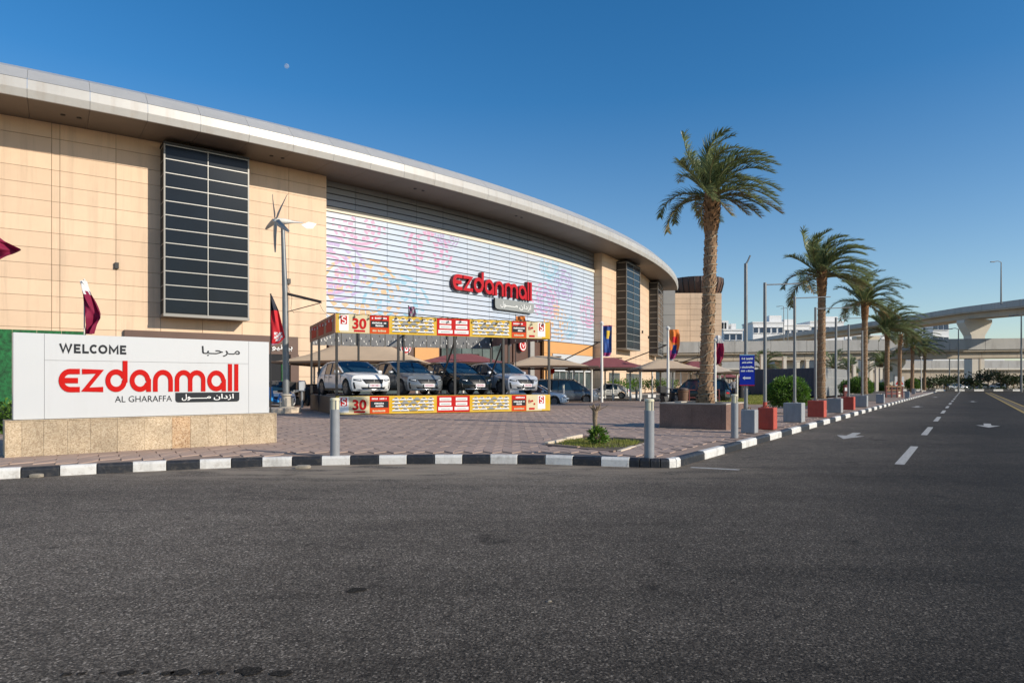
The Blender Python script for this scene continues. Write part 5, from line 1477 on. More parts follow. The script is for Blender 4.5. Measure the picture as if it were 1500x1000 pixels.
# ---------------------------------------------------------------- palms
FROND = []
def make_fronds():
    rn = random.Random(11)
    N = 44
    for i in range(N):
        az = i * 2.39996 + rn.uniform(-0.2, 0.2)
        k = i / (N - 1)
        el = rad(lerp(84, 10, k ** 0.95)) + rn.uniform(-0.12, 0.12)
        L_ = rn.uniform(2.3, 2.8) * (0.85 + 0.15 * math.sin(math.pi * min(1, k + 0.25)))
        d_ = Vector((math.cos(az) * math.cos(el), math.sin(az) * math.cos(el), math.sin(el)))
        wind = Vector((1.0, -0.15, 0.10))
        p = Vector((math.cos(az) * 0.12, math.sin(az) * 0.12, -0.35 * k))
        path = [p.copy()]; n = 16
        for s_ in range(n):
            t = s_ / n
            d_ = (d_ + Vector((0, 0, -1)) * (0.07 + 0.085 * t) + wind * (0.042 + 0.07 * t)).normalized()
            p = p + d_ * (L_ / n); path.append(p.copy())
        mb = MB()
        mb.tube(path, [lerp(0.035, 0.006, j / n) for j in range(n + 1)], 4, 1, False)
        NL = 74
        mdry = 0
        for j in range(NL):
            t = 0.10 + 0.90 * (j + rn.random()) / NL
            f = t * n; a_ = min(int(f), n - 1)
            b0 = path[a_].lerp(path[a_ + 1], f - a_)
            tg = (path[a_ + 1] - path[a_]).normalized()
            sd = tg.cross(UP)
            sd = sd.normalized() if sd.length > 0.1 else Vector((1, 0, 0))
            nr = sd.cross(tg)
            ll = (0.16 + 0.40 * math.sin(math.pi * min(1, 0.18 + t * 0.78)) ** 0.8) * rn.uniform(0.8, 1.12)
            for s_ in (1, -1):
                q = (sd * s_ * rn.uniform(0.55, 0.85) + tg * rn.uniform(0.65, 0.95) + nr * rn.uniform(0.05, 0.55) + wind * 0.18).normalized()
                m1 = b0 + q * ll * 0.5
                q2 = (q + Vector((0, 0, -0.32)) + wind * 0.12).normalized()
                e1 = m1 + q2 * ll * 0.5
                wv = q.cross(nr + sd * rn.uniform(-0.6, 0.6)).normalized() * 0.016
                mb.add([b0 - wv, b0 + wv, m1 + wv * 0.9, m1 - wv * 0.9, e1], [(0, 1, 2, 3), (3, 2, 4)], 2 if (k > 0.86 and rn.random() < 0.5) else 0)
        me_o = mb.build('frond', ['frond', 'rachis', 'frond_dry'])
        FROND.append(me_o.data)
        bpy.data.objects.remove(me_o)
make_fronds()
def palm(base, top, r, cs, label, rz, lights=True, skip=1, kg='date palms along the road'):
    T = thing('palm_tree', label, 'palm tree', tuple(base), group=kg)
    tp_ = Vector(top) - Vector(base); H_ = tp_.z
    rn = random.Random(int(H_ * 1000))
    nr_, ns = int(H_ / 0.11), 20
    def rad_at(z):
        t = z / H_
        rr = r * (1.42 - 0.42 * min(1, t / 0.10)) if t < 0.10 else r * (1.0 - 0.10 * t)
        if t > 0.80: rr *= 1 + 0.24 * math.sin(math.pi * min(1, (t - 0.80) / 0.24))
        return rr
    mb = MB()
    # core plus overlapping leaf-base scales set in spirals
    mb.tube([tp_ * (i / 12) for i in range(13)], [rad_at(H_ * i / 12) * 0.9 for i in range(13)], 12, 0)
    for j in range(nr_):
        z = (j + 0.3) * 0.11
        rr = rad_at(z); c = tp_ * (z / H_)
        top_part = z / H_ > 0.80
        cnt = 11
        for k in range(cnt):
            a_ = 2 * math.pi * (k + 0.5 * (j % 2)) / cnt + rn.uniform(-0.12, 0.12)
            d_ = Vector((math.cos(a_), math.sin(a_), 0)); s_ = Vector((-d_.y, d_.x, 0)) * (rr * 2 * math.pi / cnt * 0.62)
            out = rr * (1.07 + rn.uniform(-0.03, 0.06)) + (0.03 if top_part else 0)
            hh = 0.15 + (0.07 if top_part else 0)
            b0, t0 = c + d_ * rr * 0.86 - UP * 0.02, c + d_ * out + UP * hh * rn.uniform(0.8, 1.1)
            ins = c + d_ * rr * 0.8 + UP * hh
            mb.add([b0 - s_, b0 + s_, t0 + s_ * 0.78, t0 - s_ * 0.78, ins + s_ * 0.7, ins - s_ * 0.7], [(0, 1, 2, 3), (3, 2, 4, 5)], 1 if top_part else 0)
    mb.build('trunk', ['trunk', 'trunk_top'], T)
    if lights:
        pth = []
        for i in range(150):
            t = i / 149; z = lerp(0.2, H_ * 0.80, t); a_ = t * 2 * math.pi * 17 + 0.5 * math.sin(i)
            c = tp_ * (z / H_); rr = rad_at(z) * 1.10 + 0.012
            pth.append(c + Vector((math.cos(a_) * rr, math.sin(a_) * rr, 0.05 * math.sin(i * 0.9))))
        pth2 = []
        for p_, q_ in zip(pth, pth[1:]):
            for s_ in range(3):
                m_ = p_.lerp(q_, s_ / 3); ax_ = tp_ * (m_.z / H_)
                dd = Vector((m_.x - ax_.x, m_.y - ax_.y, 0)); m_ = Vector((ax_.x, ax_.y, m_.z)) + dd.normalized() * (rad_at(m_.z) * 1.09 + 0.012); pth2.append(m_)
        mb = MB().tube(pth2, 0.011, 4); mb.build('light_cable', 'cable_pale', T)
    ca, sa = math.cos(rz), math.sin(rz)
    for i, md in enumerate(FROND):
        if i % skip and skip > 1: continue
        if rn.random() < 0.14: continue
        o_ = bpy.data.objects.new('frond', md); C.objects.link(o_); o_.parent = T
        o_.location = tp_ + Vector((0, 0, 0.05)); o_.rotation_euler = (rn.uniform(-0.06, 0.06), rn.uniform(-0.06, 0.06), rz + rn.uniform(-0.12, 0.12)); q_ = cs * rn.uniform(0.92, 1.08); o_.scale = (q_, q_, q_)
    return T
def planter(c, L_, Wd, hh, label, mat='planter_stone', capm='concrete', group='stone palm planters'):
    T = thing('stone_planter', label, 'planter', (c.x, c.y, PZ), group=group)
    ang = math.atan2(RD.y, RD.x)
    T.rotation_euler = (0, 0, ang); WM[T.name] = Matrix.Translation((c.x, c.y, PZ)) @ Matrix.Rotation(ang, 4, 'Z')
    th = 0.14
    for s_ in (1, -1):
        n = max(1, int(L_ / 0.9))
        for i in range(n): MB().box((-L_ / 2 + L_ * (i + 0.5) / n, s_ * (Wd - th) / 2, hh / 2 - 0.01), (L_ / n - 0.006, th, hh - 0.02)).build('wall_slab', mat, T)
        m = max(1, int(Wd / 0.9))
        for i in range(m): MB().box((s_ * (L_ / 2 - th / 2) + s_ * 0.003, -Wd / 2 + th + (Wd - 2 * th) * (i + 0.5) / m, hh / 2 - 0.01), (th, (Wd - 2 * th) / m - 0.006, hh - 0.02)).build('wall_slab', mat, T)
        MB().box((0, s_ * (Wd / 2 - 0.11), hh), (L_ + 0.03, 0.24, 0.035)).build('coping', capm, T)
        MB().box((s_ * (L_ / 2 - 0.11), 0, hh - 0.002), (0.24, Wd - 0.48, 0.035)).build('coping', capm, T)
    MB().box((0, 0, hh - 0.14), (L_ - 0.2, Wd - 0.2, 0.1)).build('soil', 'soil', T)
    return T
PF0, PF1 = gd(966, 626), gd(1063.5, 629.5)
pm_ = (PF0 + PF1) / 2
pc = pm_ + RD * 1.0
planter(pc, 2.0, (PF1 - PF0).length + 0.02, 0.74, 'brown stone planter box at the foot of the tallest near palm')
pb = at(1033, 591, 20.95); ptop = at(1044, 281, 20.95)
palm((pb.x, pb.y, PZ + 0.62), (ptop.x, ptop.y, ptop.z), 0.195, 0.82, 'tallest looking palm, nearest, standing in the stone planter', 0.15)
PALMS = [(1203, 37.0, 398, 0.20, 1.12, -0.45), (1266, 53.0, 441, 0.215, 1.22, 0.45), (1299, 68.0, 480, 0.215, 1.38, -0.15), (1317.5, 81.0, 490, 0.21, 1.25, 0.7), (1336, 99.0, 506, 0.23, 1.42, -0.6), (1354, 128.0, 511, 0.24, 1.5, 0.25)]
ordn = ['second palm from the left, behind the third and fourth blocks', 'third palm from the left along the pavement', 'fourth palm from the left, behind the warning board', 'fifth palm from the left along the pavement', 'sixth palm from the left along the pavement', 'last and farthest palm of the roadside row']
for (u_, d_, v_, r_, cs_, rz_), lb in zip(PALMS, ordn):
    p = Vector(((u_ - 750) * d_ / 1000, d_, PZ)); t = at(u_ + 1, v_, d_)
    palm(p, t, r_, cs_, lb, rz_, lights=d_ < 75, skip=1 if d_ < 70 else 2)
    if d_ < 75: planter(p, 2.2, 2.2, 0.5, ['low cream planter round the second palm', 'low cream planter round the third palm', 'low cream planter round the fourth palm'][[37, 53, 68].index(int(d_))], 'cream_wall', 'cream_wall')
# darker small palms beyond the hoarding
for i, (u_, d_, v_, lb) in enumerate(((1118, 98, 536, 'small dark palm beyond the hoarding, leftmost of four'), (1222, 104, 537, 'small dark palm beyond the hoarding, second of four'), (1243, 120, 540, 'small dark palm beyond the hoarding, third of four'), (1291, 122, 533, 'small dark palm beyond the hoarding, rightmost of four'))):
    p = Vector(((u_ - 750) * d_ / 1000, d_, 0)); t = at(u_, v_, d_)
    palm(p, t, 0.25, 1.4, lb, i * 1.1, lights=False, skip=2, kg='palms beyond the hoarding')

# ---------------------------------------------------------------- blocks, light poles, blue board
def blk(u0, u1, vt, vb, mat, label, sx=None):
    um = (u0 + u1) / 2
    p = gd(um, vb); d_ = p.y
    w_ = (u1 - u0) * d_ / 1000 * 0.78; h_ = (vb - vt) * d_ / 1000
    ang = math.atan2(RD.y, RD.x)
    T = thing('concrete_block', label, 'concrete block', (p.x + 0.12, p.y + w_ / 2, PZ), ang, 'painted concrete blocks along the kerb')
    mb = MB().box((0, 0, h_ / 2), (w_, w_, h_)); mb.build('block', mat, T, bevel=0.02)
    mb = MB().tube([(-0.1, 0, h_ + 0.03), (-0.06, 0, h_ + 0.06), (0.06, 0, h_ + 0.06), (0.1, 0, h_ + 0.03)], 0.012, 6)
    mb.tube([(-0.1, 0, h_ - 0.05), (-0.1, 0, h_ + 0.035)], 0.012, 6); mb.tube([(0.1, 0, h_ - 0.05), (0.1, 0, h_ + 0.035)], 0.012, 6); mb.build('lifting_hook', 'rust', T)
    return T, p.x + 0.12, p.y + w_ / 2, h_
BL_ = [(1082, 1108, 600, 634.5, 'block_grey', 'grey concrete block holding the blue sign pole', 1092.5, 386, 'plain'),
       (1108, 1137, 597, 629, 'block_red', 'red concrete block right of the blue sign, nearest of the red ones', 1120.5, 414, 'arm'),
       (1147, 1180, 590, 618.5, 'block_grey', 'grey concrete block in front of the large round bush', 1164, 434, 'arm'),
       (1183, 1212, 586.5, 611, 'block_red', 'red concrete block before the second palm, middle of the red ones', 1194.5, 450, 'arm'),
       (1212, 1236, 583.5, 604.5, 'block_grey', 'grey concrete block between the middle and the last red block', 1224.5, 465, 'arm'),
       (1232.5, 1254, 581, 600, 'block_red', 'red concrete block, farthest of the red ones', 1243, 475, 'plain2'),
       (1253, 1273, 579, 596, 'block_grey', 'grey concrete block right of the last red block', 1263, 484, 'plain2'),
       (1283, 1296.5, 577, 590.5, 'block_grey', 'lone grey concrete block without a pole by the barrier', None, 0, ''),
       (1325, 1333, 573, 583, 'block_grey', 'small pale block right of the red barrier', None, 0, ''),
       (1335, 1341, 569, 577, 'block_grey', 'farthest pale block before the road end', None, 0, '')]
pol = ['nearest grey pole, carrying the blue sign board', 'grey pole with short top arm in the nearest red block', 'grey pole with short top arm before the round bush', 'grey pole with top arm beside the second palm', 'grey pole with short top arm right of the second palm', 'plain grey pole in the farthest red block', 'plain grey pole in the last grey block of the row']
for i, (u0, u1, vt, vb, mt_, lb, pu, pv_, kd) in enumerate(BL_):
    T, x_, y_, h_ = blk(u0, u1, vt, vb, mt_, lb)
    if pu:
        x_ = (pu - 750) * y_ / 1000
        zt_ = at(pu, pv_, y_).z
        P_ = thing('banner_pole', pol[i], 'pole', (x_, y_, PZ + h_), group='grey poles standing in the blocks')
        H_ = zt_ - PZ - h_
        mb = MB().tube([(0, 0, -0.02), (0, 0, H_ * 0.5), (0, 0, H_)], [0.052, 0.05, 0.045] if y_ < 30 else [0.06, 0.055, 0.05], 12); mb.build('shaft', 'galv', P_, smooth=40)
        mb = MB().lathe([(0.11, 0.0), (0.11, 0.02), (0.06, 0.025), (0.06, 0.16)], 12); mb.build('base_collar', 'block_red' if 'red' in mt_ and i == 1 else 'galv', P_)
        if kd == 'arm':
            ax_ = Vector((1, 0.12, 0.05)); ln = (0.84, 1.05, 1.25, 1.0)[i - 1] if i < 5 else 1
            mb = MB().tube([(0, 0, H_ - 0.06), ax_ * ln * 1.25 + Vector((0, 0, H_ - 0.06))], 0.018, 6); mb.build('top_arm', 'galv', P_)
        if kd == 'plain':
            mb = MB().tube([(0, 0, H_ - 0.01), (0.05, 0, H_ + 0.06), (0.12, 0, H_ + 0.22)], 0.022, 6); mb.build('top_arm', 'galv', P_)
        if i == 0:
            sc_ = y_ / 1000
            bw, b_top, b_bot = 20.5 * sc_, at(0, 520, y_).z - PZ - h_, at(0, 564, y_).z - PZ - h_
            Bd = thing('blue_sign_board', 'blue sign board with white lettering and an arrow on the nearest pole', 'sign', (x_ + 0.01, y_ - 0.075, PZ + h_ + b_bot))
            hb = b_top - b_bot
            tilt = Vector((1, -0.25, 0)).normalized()
            mb = MB().obox(-tilt * bw / 2, tilt * bw, (0, 0.02, 0), UP * hb); mb.build('board', 'sign_blue', Bd)
            for z0 in (-0.012, hb - 0.012):
                mb = MB().obox(-tilt * bw / 2 + UP * z0 + Vector((0, -0.004, 0)), tilt * bw, (0, 0.028, 0), UP * 0.024); mb.build('edge_strip', 'ad_red' if z0 < 0 else 'print_blue', Bd)
            def line(z, hh, k, seed):
                rn = random.Random(seed); mb = MB(); xx = -bw * k / 2
                while xx < bw * k / 2 - 0.012:
                    w_ = rn.uniform(0.010, 0.022)
                    if rn.random() > 0.1: mb.obox(tilt * xx + UP * (z + rn.uniform(0, 0.2) * hh) + Vector((0, -0.003, 0)), tilt * w_, (0, 0.002, 0), UP * hh * rn.uniform(0.7, 1.0))
                    xx += w_ + 0.003
                mb.build('lettering', 'white', Bd)
            line(hb * 0.84, hb * 0.075, 0.75, 1); line(hb * 0.72, hb * 0.06, 0.7, 2); line(hb * 0.56, hb * 0.065, 0.9, 3); line(hb * 0.44, hb * 0.06, 0.85, 4)
            mb = MB().prism([(-0.12, 0.0), (-0.06, 0.05), (-0.06, 0.022), (0.09, 0.022), (0.09, -0.022), (-0.06, -0.022), (-0.06, -0.05)], UP * hb * 0.24 + Vector((0, -0.001, 0)), tilt, UP, 0.004); mb.build('arrow', 'white', Bd)

# ---------------------------------------------------------------- flags and banners
def cloth(mb, rows, d, n=8, amp=0.06, ph=0.0, matfn=None):
    """rows: (v, u_left, u_right) from top to bottom, hanging at depth d"""
    R = len(rows) * 4
    def fn(a, b):
        f = b * (len(rows) - 1); i = min(int(f), len(rows) - 2); t = f - i
        v_ = lerp(rows[i][0], rows[i + 1][0], t); l_ = lerp(rows[i][1], rows[i + 1][1], t); r_ = lerp(rows[i][2], rows[i + 1][2], t)
        p = at(lerp(l_, r_, a), v_, d)
        k = amp * math.sin(a * 7 + b * 5 + ph) * min(1, a * 3) + amp * 0.5 * math.sin(a * 13 - b * 6 + ph)
        return Vector((p.x, p.y + k * 2.0, p.z))
    mb.grid(fn, n, R, 0, (lambda i, j: matfn(i / n, j / R)) if matfn else None)
def flag(name, label, cat, pu, pv0, pv1, d, rows, mats, matfn, prad=0.02, pmat='pole_white', amp=0.05, lean=0.0, ph=0.0, group=None, base_z=None):
    b = at(pu, pv1, d); t = at(pu + lean, pv0, d)
    if base_z is not None: b.z = base_z
    T = thing(name, label, cat, tuple(b), group=group)
    mb = MB().tube([b, b.lerp(t, 0.5), t], [prad, prad, prad * 0.8], 10); mb.lathe([(prad * 1.3, 0), (prad * 1.6, prad * 1.5), (0.001, prad * 3)], 8, t); mb.build('pole', pmat, T, world=True, smooth=40)
    mb = MB(); cloth(mb, rows, d, amp=amp, ph=ph, matfn=matfn, n=10); mb.build('cloth', mats, T, world=True, smooth=70)
    return T
flag('flag', 'maroon flag tip flying in at the left picture edge', 'flag', -42, 330, 600, 19.0, [(336, -40, -20), (352, -38, 2), (358, -36, 16), (365, -34, 32), (372, -36, 22), (379, -38, 6), (392, -40, -18)], ['flag_maroon'], None, 0.035, amp=0.08, base_z=PZ)
flag('flag', 'drooping maroon and white flag behind the welcome sign', 'flag', 123.5, 411, 560, 16.5, [(411, 117, 124), (420, 120.5, 127), (432, 123.5, 133), (446, 124, 141), (458, 124, 147), (466, 124, 149.5), (475, 124, 144), (489, 123, 139)], ['flag_white', 'flag_maroon'], lambda a, b: 0 if b < 0.26 - 0.10 * abs((a * 5) % 1 - 0.5) else 1, 0.016, amp=0.05, base_z=PZ)
flag('feather_banner', 'red and black feather banner behind the right end of the welcome sign', 'banner', 396.5, 432, 560, 18.5, [(432, 396, 397.5), (442, 396.5, 402), (455, 397.5, 408), (470, 397, 412), (485, 396, 416), (494, 395.5, 418.5), (502, 396, 410), (505, 396, 403)], ['flag_black', 'flag_red', 'flag_white', 'print_pink'], lambda a, b: 0 if b < 0.26 else (3 if b > 0.88 else (2 if 0.58 < b < 0.80 and 0.25 < a < 0.75 and (int(a * 10) + int(b * 28)) % 3 else 1)), 0.016, pmat='steel_black', amp=0.025, base_z=PZ)
flag('banner_pole', 'pale pole with a blue promotional banner beside the minivan', 'banner', 881.5, 476, 588, 48.5, [(476.5, 882.5, 897), (480, 882.5, 896.5), (500, 882.5, 896), (515, 882.5, 896), (522, 882.5, 893)], ['flag_purple', 'flag_blue', 'print_pink', 'ad_yellow'], lambda a, b: 0 if b < 0.10 else (2 if b > 0.9 else (3 if 0.28 < b < 0.45 and 0.3 < a < 0.75 and abs(a - 0.5) < 0.45 - b * 0.7 else (0 if b > 0.78 else 1))), 0.10, amp=0.04, base_z=0.0, group='tall banners in front of the car park')
flag('banner_pole', 'pale pole with an orange and purple banner left of the near palm', 'banner', 978.5, 483, 588, 44.0, [(482.5, 979.5, 995), (490, 979.5, 996), (505, 980, 995), (518, 980, 992), (528, 980, 986)], ['flag_orange', 'flag_purple', 'flag_blue', 'flag_white', 'flag_red'], lambda a, b: 0 if b < 0.30 else (4 if b < 0.45 and 0.25 < a < 0.75 else (2 if 0.45 < b < 0.72 and 0.3 < a < 0.75 else (3 if b > 0.92 else (1 if b > 0.6 else 0)))), 0.09, amp=0.05, ph=1.0, base_z=0.0, group='tall banners in front of the car park')
flag('flag', 'maroon and white flag on a pale pole just right of the near palm', 'flag', 1047.5, 500, 588, 44.0, [(491, 1048.5, 1057), (500, 1048.5, 1059), (512, 1048.5, 1060), (525, 1048.5, 1059), (533, 1048.5, 1055)], ['flag_white', 'flag_maroon'], lambda a, b: 0 if b < 0.24 + 0.06 * ((a * 4) % 1) else 1, 0.09, amp=0.06, ph=2.0, base_z=0.0)
flag('small_banner', 'small dark banner showing above the booth banner left of its middle', 'banner', 598.5, 449, 520, 44.0, [(449, 599, 608), (456, 599, 609), (465, 599, 610.5)], ['flag_purple', 'cloth_grey'], lambda a, b: 1 if (int(a * 5) + int(b * 5)) % 3 else 0, 0.03, pmat='steel_black', amp=0.03, base_z=0.0)
flag('small_banner', 'small orange banner showing above the booth below the mall sign', 'banner', 755.5, 462, 520, 46.0, [(463, 756, 769), (470, 756, 770), (478, 756, 771)], ['flag_orange', 'wall_brown'], lambda a, b: 1 if 0.35 < a < 0.7 and 0.3 < b < 0.8 else 0, 0.03, pmat='steel_black', amp=0.03, base_z=0.0)

# ---------------------------------------------------------------- car park canopies
def canopy(label, u0, u1, ve, vr, d, dep, mat, skew=0.5, posts=True, rz=0.0):
    p, q = at(u0, ve, d), at(u1, ve, d)
    zr = at(0, vr, d + dep * 0.5).z
    ze = p.z
    c = Vector(((p.x + q.x) / 2, d + dep / 2, 0))
    T = thing('shade_canopy', label, 'canopy', tuple(c), rz, 'fabric car park canopies')
    hx, hy = (q.x - p.x) / 2, dep / 2
    mb = MB()
    n = 16
    def fn(a, b):
        x, y = a * 2 - 1, b * 2 - 1
        rx_ = max(0, 1 - max(0, (abs(x - (skew - 0.5) * 1.2) - 0.25) / 0.75)); ry_ = 1 - abs(y)
        k = min(rx_, ry_)
        sag = 0.15 * (math.cos(x * math.pi / 2 * 1.0) if abs(y) > 0.9 else 0)
        return Vector((x * hx, y * hy, ze + (zr - ze) * (k ** 1.25) - 0.0 + sag * 0.5))
    mb.grid(fn, n, n)
    o_ = mb.build('fabric', mat, T, smooth=25)
    so = o_.modifiers.new('thick', 'SOLIDIFY'); so.thickness = 0.02
    mb = MB()
    for s_ in (1, -1):
        mb.tube([(-hx, s_ * hy, ze - 0.05), (hx, s_ * hy, ze - 0.05)], 0.07, 6); mb.tube([(s_ * hx, -hy, ze - 0.05), (s_ * hx, hy, ze - 0.05)], 0.07, 6)
    mb.tube([(-hx * 0.3, 0, zr - 0.06), (hx * 0.3, 0, zr - 0.06)], 0.05, 6); mb.build('edge_frame', 'steel_brown', T)
    for x in (-hx * 0.92, 0.0, hx * 0.92):
        for y in (hy * 0.9, -hy * 0.55):
            mb = MB().tube([(x, y, 0), (x, y, ze - 0.08)], 0.075, 8); mb.box((x, y, ze - 0.12), (0.45, 0.2, 0.08)); mb.build('post', 'pole_white', T, smooth=40)
    return T
canopy('beige canopy left of the booth, over the turbine pole foot', 396, 612, 529, 499, 39.5, 8.0, 'fabric_beige', 0.55)
canopy('maroon canopy seen through the booth above the black show car', 600, 752, 531, 518, 47.0, 7, 'fabric_maroon', 0.45)
canopy('beige canopy right of the booth posts above the minivan', 738, 876, 536, 521, 47.5, 7, 'fabric_beige', 0.42)
canopy('maroon canopy in the middle behind the blue banner', 838, 966, 538.5, 523.5, 58, 7.0, 'fabric_maroon', 0.42)
canopy('beige canopy behind the orange banner left of the near palm', 938, 1045, 540.5, 527, 51.5, 6, 'fabric_beige', 0.40)
canopy('maroon canopy peeking out left of the near palm trunk', 1000, 1062, 540, 529, 76, 7, 'fabric_maroon', 0.5)
canopy('pale canopy just right of the near palm trunk', 1049, 1090, 545, 532, 52, 6, 'fabric_pale', 0.1)
canopy('far maroon canopy under the pale one right of the palm', 1046, 1100, 553, 546.5, 90, 8, 'fabric_maroon', 0.5)
# long slanted tension arms from the light poles
for (u0, v0, u1, v1, d0, d1, lb) in ((876, 502, 826, 527, 50, 52, 'thin slanted lamp arm left of the blue banner'), (975, 506, 915, 529, 58, 60, 'thin slanted lamp arm between the two banners'), (1030, 521, 990, 533, 60, 62, 'thin slanted lamp arm left of the near palm')):
    p, q = at(u0, v0, d0), at(u1, v1, d1)
    T = thing('slanted_lamp_arm', lb, 'lamp arm', (p.x + 0.3, p.y, 0), group='slanted lamp arms in the car park')
    mb = MB().tube([q, p], 0.045, 6); mb.build('arm', 'steel_brown', T, world=True)
    mb = MB().tube([(p.x + 0.3, p.y, 0), (p.x + 0.3, p.y, p.z)], 0.06, 8); mb.build('post', 'pole_white', T, world=True)
    mb = MB().box((p.x + 0.0, p.y, p.z + 0.05), (0.55, 0.18, 0.09)); mb.build('lamp_head', 'steel_black', T, world=True)
# round parking sign
ps = Vector((3.05, 53.0, 0))
T = thing('parking_sign', 'small round blue parking sign on a thin post near the minivan', 'sign', tuple(ps))
mb = MB().tube([(0, 0, 0), (0, 0, 2.5)], 0.035, 8); mb.build('post', 'pole_grey', T)
mb = MB().lathe([(0.001, 0), (0.27, 0), (0.27, 0.02), (0.001, 0.02)], 20, (0, -0.05, 2.45), 'Y'); mb.build('disc', 'sign_blue', T)
mb = MB().lathe([(0.25, -0.012), (0.27, -0.012), (0.27, 0.0), (0.25, 0.0)], 20, (0, -0.05, 2.45), 'Y'); mb.build('rim', 'ad_red', T)
# bin and dark bags beside the planter
bn = gd(999, 593)
T = thing('litter_bin', 'brown litter bin left of the near palm behind the planter', 'bin', (9.4, 37.5, PZ))
mb = MB().lathe([(0.25, 0), (0.28, 0.85), (0.30, 0.87), (0.30, 0.95), (0.26, 0.97)], 18); mb.build('body', 'bin_brown', T, smooth=40)
mb = MB().lathe([(0.31, 0.97), (0.27, 1.05), (0.1, 1.1)], 18); mb.build('lid', 'steel_brown', T, smooth=40)
scooter((8.75, 38.2, PZ), rad(-75), 'black motorbike standing left of the brown litter bin', False)
# planting strip with young plants and tables by the right shop fronts
for i in range(9):
    x_, y_ = 11.0 + i * 1.25, 74.5 + i * 1.9
    T = thing('potted_shrub', ['first', 'second', 'third', 'fourth', 'fifth', 'sixth', 'seventh', 'eighth', 'ninth'][i] + ' leafy shrub from the left in the strip right of the white sedan', 'shrub', (x_, y_, 0.0), group='shrubs in the car park planter strip')
    mb = MB(); leaf_ball(mb, (0, 0, 1.25), (0.95, 0.8, 0.75), 260, 0.26, (0,), 0.2); mb.build('foliage', 'leaf' if i % 3 else 'leaf_light', T)
    mb = MB().tube([(0, 0, 0), (0, 0, 1.0)], 0.05, 6); mb.build('stem', 'bark', T)
st_ = thing('car_park_kerb', kind='structure')
for i in range(16):
    mb = MB().obox((8.5 + i * 0.95, 68.0 + i * 0.55, 0), (0.94, 0.54, 0), (-0.15, 0.3, 0), UP * 0.3); mb.build('kerb_stone', 'kerb_black' if i % 2 else 'kerb_white', st_)
mb = MB().obox((8.0, 69.5, 0), (18, 10.5, 0), (-2, 8, 0), UP * 0.28); props(mb.build('planter_strip_path', 'cream_wall'), kind='structure')
# red rail fence behind the near palm
T = thing('rail_fence', 'dark red rail fence behind the near palm trunk', 'fence', (12.2, 44.5, PZ))
for i in range(5): MB().tube([(10.9 + i * 0.65, 44.5, PZ), (10.9 + i * 0.65, 44.5, PZ + 0.95)], 0.04, 6).build('post', 'barrier_red', T, world=True)
for z in (0.4, 0.9): MB().tube([(10.9, 44.5, PZ + z), (13.5, 44.5, PZ + z)], 0.03, 6).build('rail', 'barrier_red', T, world=True)

# ---------------------------------------------------------------- hoarding
hd = thing('site_hoarding', 'navy corrugated site hoarding with a light grey sunlit return', 'hoarding', (30, 72, 0))
h0, h1, h2 = at(1096, 561, 80), at(1207, 561, 70), at(1243, 561, 84)
def hoard(a, b, n, mat):
    a, b = Vector((a.x, a.y, 0)), Vector((b.x, b.y, 0))
    e = (b - a) / n; nn = Vector((e.y, -e.x, 0)).normalized()
    for i in range(n):
        mb = MB(); K = 6
        for k in range(K):
            s0 = a + e * (i + k / K); s1 = a + e * (i + (k + 0.5) / K); s2 = a + e * (i + (k + 1) / K - 0.004)
            mb.obox(s0 + UP * 0.1, s1 - s0, nn * -0.04, UP * 3.0); mb.obox(s1 + UP * 0.1 - nn * 0.03, s2 - s1, nn * -0.03, UP * 2.98)
        for zz in (1.1, 2.1): mb.obox(a + e * i + UP * zz + nn * 0.004, e * 0.99, nn * -0.02, UP * 0.04)
        mb.build('sheet_panel', mat, hd, world=True)
hoard(h0, h1, 8, 'hoard_navy'); hoard(h1, h2, 6, 'hoard_light')
MB().box((h1.x, h1.y, 1.6), (0.18, 0.18, 3.2)).build('corner_post', 'steel_black', hd, world=True)
# pale posts of a site fence further back
for i, (u_, v0, d_) in enumerate(((1116, 520, 88), (1149, 523, 90), (1182, 528, 92), (1168, 529, 82), (1251, 535, 98), (1284, 539, 104), (1290, 539, 108))):
    b = at(u_, 561, d_); t = at(u_, v0, d_)
    T = thing('pale_fence_post', ['first', 'second', 'fourth', 'third', 'fifth', 'sixth', 'seventh'][i] + ' pale upright post from the left beyond the hoarding', 'post', (b.x, b.y, 0), group='pale posts beyond the hoarding')
    MB().box((0, 0, t.z / 2), (0.42, 0.42, t.z)).build('shaft', 'beam_pale', T, bevel=0.02)
    MB().box((0, 0, t.z + 0.05), (0.55, 0.55, 0.12)).build('cap', 'beam_pale', T)

# ---------------------------------------------------------------- warning board and barriers
wb = rp(1317, 2.6)
T = thing('warning_board', 'white square board with a red triangle warning sign on a post', 'sign', tuple(wb))
dW = wb.y; s_k = dW / 1000
MB().tube([(0, 0, 0), (0, 0, 0.75 + 0.1)], 0.05, 8).build('post', 'rust', T)
bwid = 13.5 * s_k; bz = at(0, 565, dW).z - PZ
MB().box((0, -0.06, bz + bwid / 2), (bwid, 0.04, bwid * 1.05)).build('board', 'sign_white', T)
for i, (k, m_) in enumerate(((0.44, 'ad_red'), (0.22, 'white'))):
    mb = MB().prism([(-bwid * k, -bwid * k * 0.8), (bwid * k, -bwid * k * 0.8), (0, bwid * k * 0.9)], (0, -0.085 - 0.006 * i, bz + bwid / 2), (1, 0, 0), UP, 0.006); mb.build('triangle', m_, T)
mb = MB().prism([(-0.06, -0.2), (0.06, -0.2), (0.1, 0.1), (-0.02, 0.22), (-0.1, 0.05)], (0, -0.1, bz + bwid / 2), (1, 0, 0), UP, 0.006); mb.build('pictogram', 'steel_black', T)
